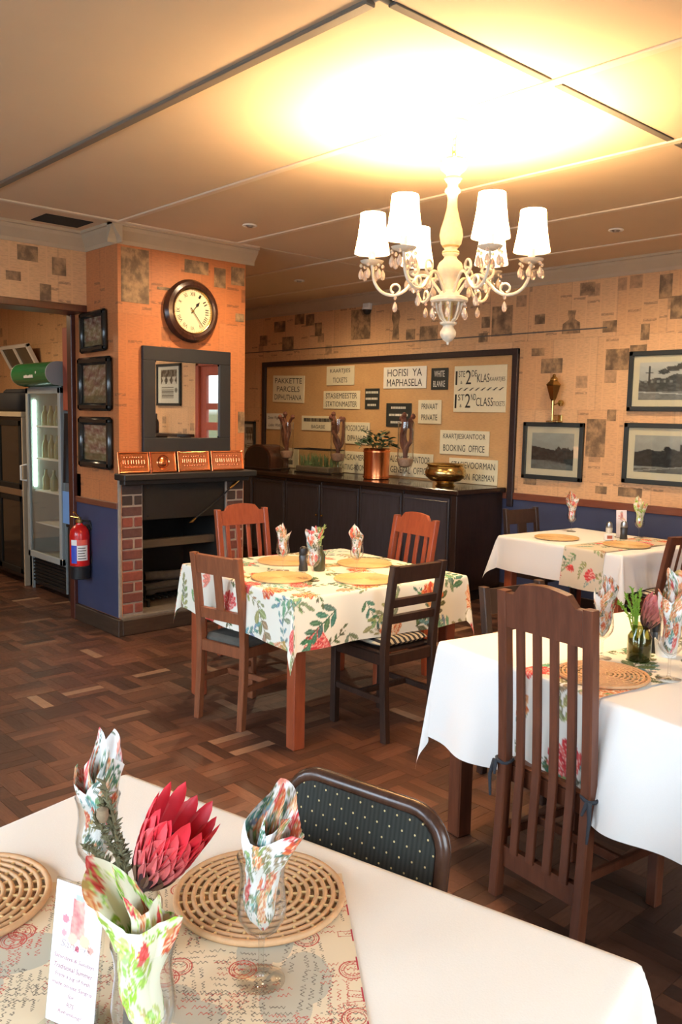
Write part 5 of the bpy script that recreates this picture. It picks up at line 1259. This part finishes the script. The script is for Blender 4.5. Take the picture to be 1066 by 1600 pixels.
GL = [(0, .0), (.034, .0), (.0352, .001), (.034, .002), (.018, .0032), (.008, .006), (.0048, .012), (.004, .025), (.004, .055), (.0055, .066), (.012, .071), (.025, .082), (.034, .098), (.0362, .115), (.0340, .135), (.0315, .155), (.0325, .172), (.0365, .190), (.0357, .190), (.0315, .172), (.0303, .155), (.0328, .135), (.035, .115), (.0328, .099), (.024, .0845), (.010, .0745), (0, .0735)]
glass_me = MB().lathe(GL, 36).mesh('wine_glass', 'glass', 50)
def glass_napkin(x, y, z, where, seed, lime=False, s=1., hgt=.27, sprd=.046, pal=None, lean=(0., 0.)):
    t = T('wine_glass', 'stemmed wine glass '+where, 'glass', (x, y, z), 0, 'wine glasses with napkins'); t.scale = (s, s, s)
    P('bowl', glass_me, None, t)
    rd = random.Random(seed); nth, nt_ = 121, 46
    th = np.linspace(0, 2*PI, nth); tt = np.linspace(0, 1, nt_)
    npk = rd.choice((2, 3)); ph = rd.uniform(0, 6.28)
    def tri(a): return np.abs(((a/(2*PI)) % 1)*2-1)
    top = hgt*(.83+.17*tri(th*npk/1.0+ph))*(1-.16*(.5+.5*np.sin(th+ph)))-.075
    THm, TT = np.meshgrid(th, tt, indexing='ij'); zz = .078+TT*top[:, None]
    zl = np.array((.078, .10, .125, .155, .185, .215, .24, .30)); rl = np.array((.006, .020, .0235, .0225, .028, .036, .042, sprd))
    rr = np.interp(zz, zl, rl)
    fold = .13*(tri(THm*5+ph*2)-.5)*2+.12*np.sin(2*THm+ph+zz*30)
    rr = rr*(1+fold*np.clip((zz-.10)/.08, .35, 1))
    rr = np.where(zz < .185, np.minimum(rr, np.interp(zz, (.078, .10, .115, .135, .155, .172, .19), (.010, .026, .031, .029, .027, .028, .032))), rr)
    jx = lean[0]*np.clip(zz-.17, 0, 1)+.004*np.sin(zz*60+ph); jy = lean[1]*np.clip(zz-.17, 0, 1)
    Pm = np.stack([rr*np.cos(THm)+jx, rr*np.sin(THm)+jy, zz], -1)
    U = np.stack([(THm*.055).ravel(), zz.ravel()*1.0], -1)
    C = floral(U, .50, (.78, .77, .74) if not lime else (.78, .76, .58), seed, 1.45, lime, pf=.6 if not lime else .3).C
    k2 = np.clip((zz-.15)/.06, 0, 1); P2 = Pm.copy(); c2, s2 = math.cos(.55), math.sin(.55)   # inner folded layer
    ix, iy = (Pm[:, :, 0]-jx)*(1-.5*k2), (Pm[:, :, 1]-jy)*(1-.5*k2)
    P2[:, :, 0] = ix*c2-iy*s2*.8+jx; P2[:, :, 1] = ix*s2+iy*c2*.8+jy; P2[:, :, 2] = zz+.012*k2; P2[zz < .15] = Pm[zz < .15]*np.array((.96, .96, 1))
    C = np.concatenate([C, np.roll(C.reshape(nth, nt_, 3), 17, 0).reshape(-1, 3)])
    o = P('napkin', MB().grid(Pm).grid(P2), 'vcol', None, smooth=28, cols=C); o.location = (x, y, z); o.scale = (s, s, s)
    tag(o, ('green-leaf' if lime else 'flowered')+' napkin folded into the glass '+where, 'napkin', 'napkins in wine glasses')
GZ = TZ+.0045
glass_napkin(.703, .919, GZ, 'in front of the foreground placemat', 3, lean=(.22, -.28), hgt=.285)
glass_napkin(.614, 1.245, GZ, 'at the back left of the foreground table', 5, hgt=.285, sprd=.042)
glass_napkin(.468, .838, GZ, 'nearest the camera beside the menu card', 8, True, 1.05, .27, .10)
glass_napkin(2.792, 3.498, TZ+.002, 'on the flowered table nearest the fireplace', 13, hgt=.25)
glass_napkin(3.058, 3.210, TZ+.002, 'on the flowered table nearest the sideboard', 14, hgt=.25)
glass_napkin(2.739, 3.190, TZ+.002, 'at the front of the flowered table', 15, hgt=.285, sprd=.055)
glass_napkin(2.62, 1.51, TZ+.006, 'left of the protea on the white table', 23, hgt=.29)
glass_napkin(2.569, 1.241, TZ+.006, 'at the right edge of the white table', 24, s=1.12, hgt=.31, sprd=.085)
glass_napkin(5.554, 3.507, TZ+.003, 'at the wall side of the far table', 33, hgt=.30)
glass_napkin(5.66, 3.02, TZ+.003, 'with a green napkin corner on the far table', 34, True, hgt=.29, sprd=.06)
# far right napkin tips behind the right glass and one at the left edge of the foreground table
glass_napkin(2.82, 1.215, TZ+.006, 'half hidden at the right edge behind another glass', 25, s=1.1, hgt=.32, sprd=.07)
glass_napkin(.36, 1.33, GZ, 'cut off by the left edge of the foreground', 7, hgt=.285)

# protea flowers
def bract(L, W, cup):
    n = 12; Pm = np.zeros((n, 5, 3))
    for i in range(n):
        t_ = i/(n-1); wd = W*max(.02, math.sin(PI*(.14+.86*t_**1.35))**.62)
        for j in range(5):
            s_ = (j-2)/2; Pm[i, j] = (L*t_, s_*wd/2, cup*(abs(s_)**2)*wd*.6)
    return Pm
def protea(label, base, axis, L, cols, open_=.30, n_rows=6):
    t = T('protea_flower', label, 'flower', base); ax = Vector(axis).normalized()
    q = Vector((0, 0, 1)).rotation_difference(ax).to_matrix().to_4x4()
    P('receptacle', MB().lathe([(0, -.02*L/.13), (.16*L, .02*L), (.22*L, .14*L), (.20*L, .30*L), (.10*L, .50*L), (.05*L, .62*L), (0, .66*L)], 18, q), paint('protea_core_'+str(int(L*1000)), (.055, .018, .022), .9, var=.5, scale=60), t)
    P('stem', MB().tube([q @ Vector((0, 0, 0)), q @ Vector((0, 0, -.035)), Vector((-.01, 0.01, -.11))], .006, 7), LEAFM[1], t)
    for r_ in range(n_rows):
        f = r_/(n_rows-1); cnt = (9, 11, 13, 14, 14, 13)[r_]; Lr = L*(.28+.66*f); W = L*.27*(1-.12*f)
        mt = paint('bract_%d_%d' % (int(L*1000), r_), tuple(np.array((.14, .07, .04) if r_ == 0 else cols[0])*(1-f)+np.array(cols[1])*f), .5, var=.3, scale=40)
        for j in range(cnt):
            a = 2*PI*(j+.5*(r_ % 2))/cnt+.1*r_
            Pm = bract(Lr*random.uniform(.93, 1.07), W, .35); out = np.zeros_like(Pm)
            for i in range(Pm.shape[0]):
                for k in range(5):
                    s_ = Pm[i, k, 0]/L; z_ = .02*L*r_+Pm[i, k, 0]*.96; rad = L*(.13+.30*math.sin(min(1.45, s_*2.2))*.75+open_*max(0, s_-.55)**1.5-.03*f)+Pm[i, k, 2]
                    b_ = a+Pm[i, k, 1]/max(rad, .01); out[i, k] = (rad*math.cos(b_), rad*math.sin(b_), z_)
            P('petal', MB().grid(out, q), mt, t, smooth=180)
    return t
random.seed(11)
# foreground vase
fvx, fvy = .612, 1.105
fv_ = T('flower_vase', 'small clear glass vase holding the red protea in the foreground', 'vase', (fvx, fvy, GZ))
P('vase_glass', MB().lathe([(0, 0), (.030, 0), (.033, .005), (.034, .07), (.027, .09), (.027, .108), (.031, .115), (.029, .115), (.025, .106), (.025, .09), (.031, .07), (.030, .008), (0, .006)], 30), 'glass', fv_)
P('stems_water', MB().lathe([(0, .008), (.0295, .009), (.030, .06), (0, .062)], 24), 'green_glass', fv_)
protea('large red protea flower in the foreground vase', (fvx+.006, fvy-.010, GZ+.105), (.36, -.30, .86), .135, ((.62, .20, .19), (.66, .018, .035)), .30)
def sprig(label, base, dirs, col, feather, n=40, ll=.012):
    t = T('greenery_sprig', label, 'greenery', base); mt = paint('sprig_'+str(abs(hash(label)) % 999), col, .7, var=.4, scale=60)
    rd = random.Random(len(label))
    nm = MB().tube([(0, 0, 0), (.5, 0, .08), (1, 0, .05)], [.14, .16, .02], 5).mesh('needle', mt, 60)
    for d in dirs:
        d = Vector(d); P('stem', MB().tube([(0, 0, -.06), d*.4, d*.75+Vector((0, 0, .005)), d], .0028, 6), mt, t)
        for k in range(n):
            f = .25+.75*k/n; p = d*f; o = D.objects.new('needle', nm); link(o, t); o.location = p; s = ll*rd.uniform(.7, 1.2); o.scale = (s, s, s)
            o.rotation_euler = (0, rd.uniform(-1.2, -.3), rd.uniform(0, 6.28))
    return t
sprig('dark green heath sprigs beside the red protea', (fvx-.01, fvy+.008, GZ+.10), ((-.045, .03, .11), (-.03, .03, .16), (-.055, .045, .06), (-.02, .01, .08), (-.03, .035, .13)), (.13, .115, .055), True, 60, .014)
cone = tag(P('seed_cone', MB().lathe([(0, 0), (.008, .002), (.013, .014), (.011, .028), (0, .034)], 12), paint('cone_tan', (.24, .17, .10), .9, var=.4, scale=90), None), 'small tan bud beside the heath sprigs', 'bud'); cone.location = (fvx-.045, fvy+.03, GZ+.200); cone.scale = (.75, .75, .75)
# white table vase
rvx, rvy = 2.698, 1.414
rv = T('flower_vase', 'small olive glass jar with a protea on the white table', 'vase', (rvx, rvy, TZ+.006))
P('vase_glass', MB().lathe([(0, 0), (.036, 0), (.040, .006), (.040, .085), (.028, .105), (.028, .125), (.032, .128), (.026, .125), (.026, .105), (.037, .084), (.037, .008), (0, .006)], 30), glass('jar_glass', (.66, .68, .46)), rv)
P('water', MB().lathe([(0, .008), (.036, .009), (.0365, .07), (0, .072)], 24), glass('amber_water', (.55, .50, .22)), rv)
protea('half-open pink protea in the olive jar on the white table', (rvx+.012, rvy-.015, TZ+.125), (.30, -.22, .9), .115, ((.38, .15, .10), (.50, .13, .13)), .05)
sprig('bright green feathery sprig in the olive jar', (rvx-.01, rvy+.01, TZ+.13), ((-.035, .03, .11), (-.01, .02, .125), (.012, -.002, .12), (-.055, .045, .08), (.0, .01, .10)), (.22, .42, .04), True, 40, .014)
def mill(label, x, y, z, col, h=.11, r_=.018, cap='steel'):
    t = T('pepper_mill', label, 'mill', (x, y, z), 0, 'salt and pepper')
    P('body', MB().lathe([(0, 0), (r_, 0), (r_*1.05, .005), (r_*.9, h*.3), (r_*1.0, h*.62), (r_*.9, h*.66)], 20), paint('mill_'+label[:14].replace(' ', '_'), col, .3, var=.4, scale=120), t)
    P('cap', MB().lathe([(r_*.95, h*.66), (r_*1.0, h*.70), (r_*.85, h*.92), (r_*.4, h), (0, h)], 20), cap, t)
mill('dark glass pepper mill on the white table', 2.845, 1.435, TZ+.002, (.03, .025, .02), .12, .020, 'black')
mill('black pepper mill on the flowered table', 2.885, 3.44, TZ+.002, (.03, .03, .03), .13, .024, 'black')
mill('dark pepper mill on the far table by the menu card', 5.50, 3.05, TZ+.003, (.03, .03, .03), .13, .026, 'steel')
mill('white salt mill on the far table beside the pepper mill', 5.44, 3.13, TZ+.003, (.6, .55, .45), .12, .024, 'steel')
mill('dark salt shaker half hidden behind the foreground menu card', .512, .938, GZ, (.05, .045, .04), .13, .017, 'steel')
cup = T('candle_cup', 'small white ceramic cup on the white table behind the protea jar', 'cup', (2.835, 1.385, TZ+.002))
P('cup', MB().lathe([(0, .0), (.034, .0), (.040, .05), (.042, .062), (.039, .062), (.036, .05), (.031, .006), (0, .006)], 28), 'white', cup); P('wax', MB().lathe([(0, .05), (.037, .05)], 24, cap=False), paint('wax', (.8, .75, .6), .4), cup)
gb = T('bud_bottle', 'small dark green bottle with a sprig on the flowered table', 'bottle', (2.955, 3.39, TZ+.002))
P('bottle_glass', MB().lathe([(0, 0), (.030, 0), (.032, .006), (.032, .085), (.018, .11), (.016, .13), (.019, .134), (0, .134)], 24), paint('dark_green_bottle', (.045, .050, .022), .12), gb)
sprig('pale green leafy sprig in the dark green bottle', (2.955, 3.39, TZ+.13), ((.0, .01, .10), (.02, -.01, .11), (-.02, .02, .08)), (.30, .38, .12), True, 30, .022)
sg = T('sugar_box', 'small white sachet box in front of the mills on the far table', 'box', (5.37, 3.09, TZ+.003), R(-40))
P('box', MB().box(-.03, .03, -.02, .02, 0, .045, .003), 'white', sg, smooth=0); P('print', MB().box(-.018, .018, -.021, -.0195, .012, .034), paint('sachet_red', (.5, .12, .06), .6), sg, smooth=0)
def menu(label, loc, rz, wd, ht, lines=True, tilt=-8):
    t = T('menu_card', label, 'menu card', loc, rz); Mt_ = Matrix.Rotation(R(tilt), 4, 'X')
    P('holder', MB().box(-wd/2-.003, wd/2+.003, -.001, .002, 0, ht, 0, Mt_).box(-wd/2, wd/2, -.02, .05, 0, .003), 'pane', t, smooth=0)
    P('card', MB().box(-wd/2, wd/2, -.003, -.0015, .002, ht-.002, 0, Mt_), paint('card_stock_'+label[:6], (.80, .74, .76), .6, var=.02), t, smooth=0)
    def art(x, z):
        n = fbm(x, z, 12, 6); c = np.tile(np.array((.80, .74, .76)), (len(x), 1))
        m1 = (np.abs(x-.02) < .17-.08*z) & (z > -.25) & (z < .42); c[m1] = np.stack([.62+.15*n[m1], .30+.15*n[m1], .26+.1*n[m1]], -1)
        for cx, cz, r_, cc in ((-.28, .02, .09, (.62, .22, .26)), (-.30, -.22, .07, (.68, .30, .32)), (-.08, -.28, .12, (.70, .45, .35)), (.22, -.26, .13, (.72, .50, .32)), (.05, -.42, .06, (.6, .15, .2)), (.38, -.36, .08, (.62, .3, .25))):
            c[(x-cx)**2+((z-cz)*1.2)**2 < r_*r_] = cc
        c[(np.abs(x-.02) < .10) & (z > .38) & (z < .48)] = (.42, .45, .40); return c
    P('artwork', photo_mesh(wd*.85, wd*.95, art, 40, 40), None, t, loc=tuple(Mt_ @ Vector((0, -.0034, ht-wd*.62))), rot=(R(tilt), 0, 0))
    if lines:
        for k, (s_, f, h_) in enumerate((('Sangria', .62, .013), ('Saturdays & Sundays', .86, .0068), ('Traditional Summer', .82, .0068), ('Enjoy a jug of fresh', .74, .0068), ('made on-site Sangria', .84, .0068), ('for', .12, .006), ('R75', .16, .006), ('Refreshing!', .5, .006))):
            z = ht*.565-k*ht*.062-(.006 if k else 0); p = Mt_ @ Vector((0, -.0034, z))
            lettering(s_, wd*f, h_, paint('menu_ink', (.30, .12, .14), .6) if k == 0 else D.materials['menu_ink'], t, p.x, p.z, p.y, shear=.25, rot=(R(tilt), 0, 0))
    return t
menu('white menu card headed Sangria in the foreground', (.452, 1.005, GZ), R(-69), .082, .190)
menu('small white menu card on the far table', (5.56, 3.10, TZ+.003), R(-40), .075, .20, False)
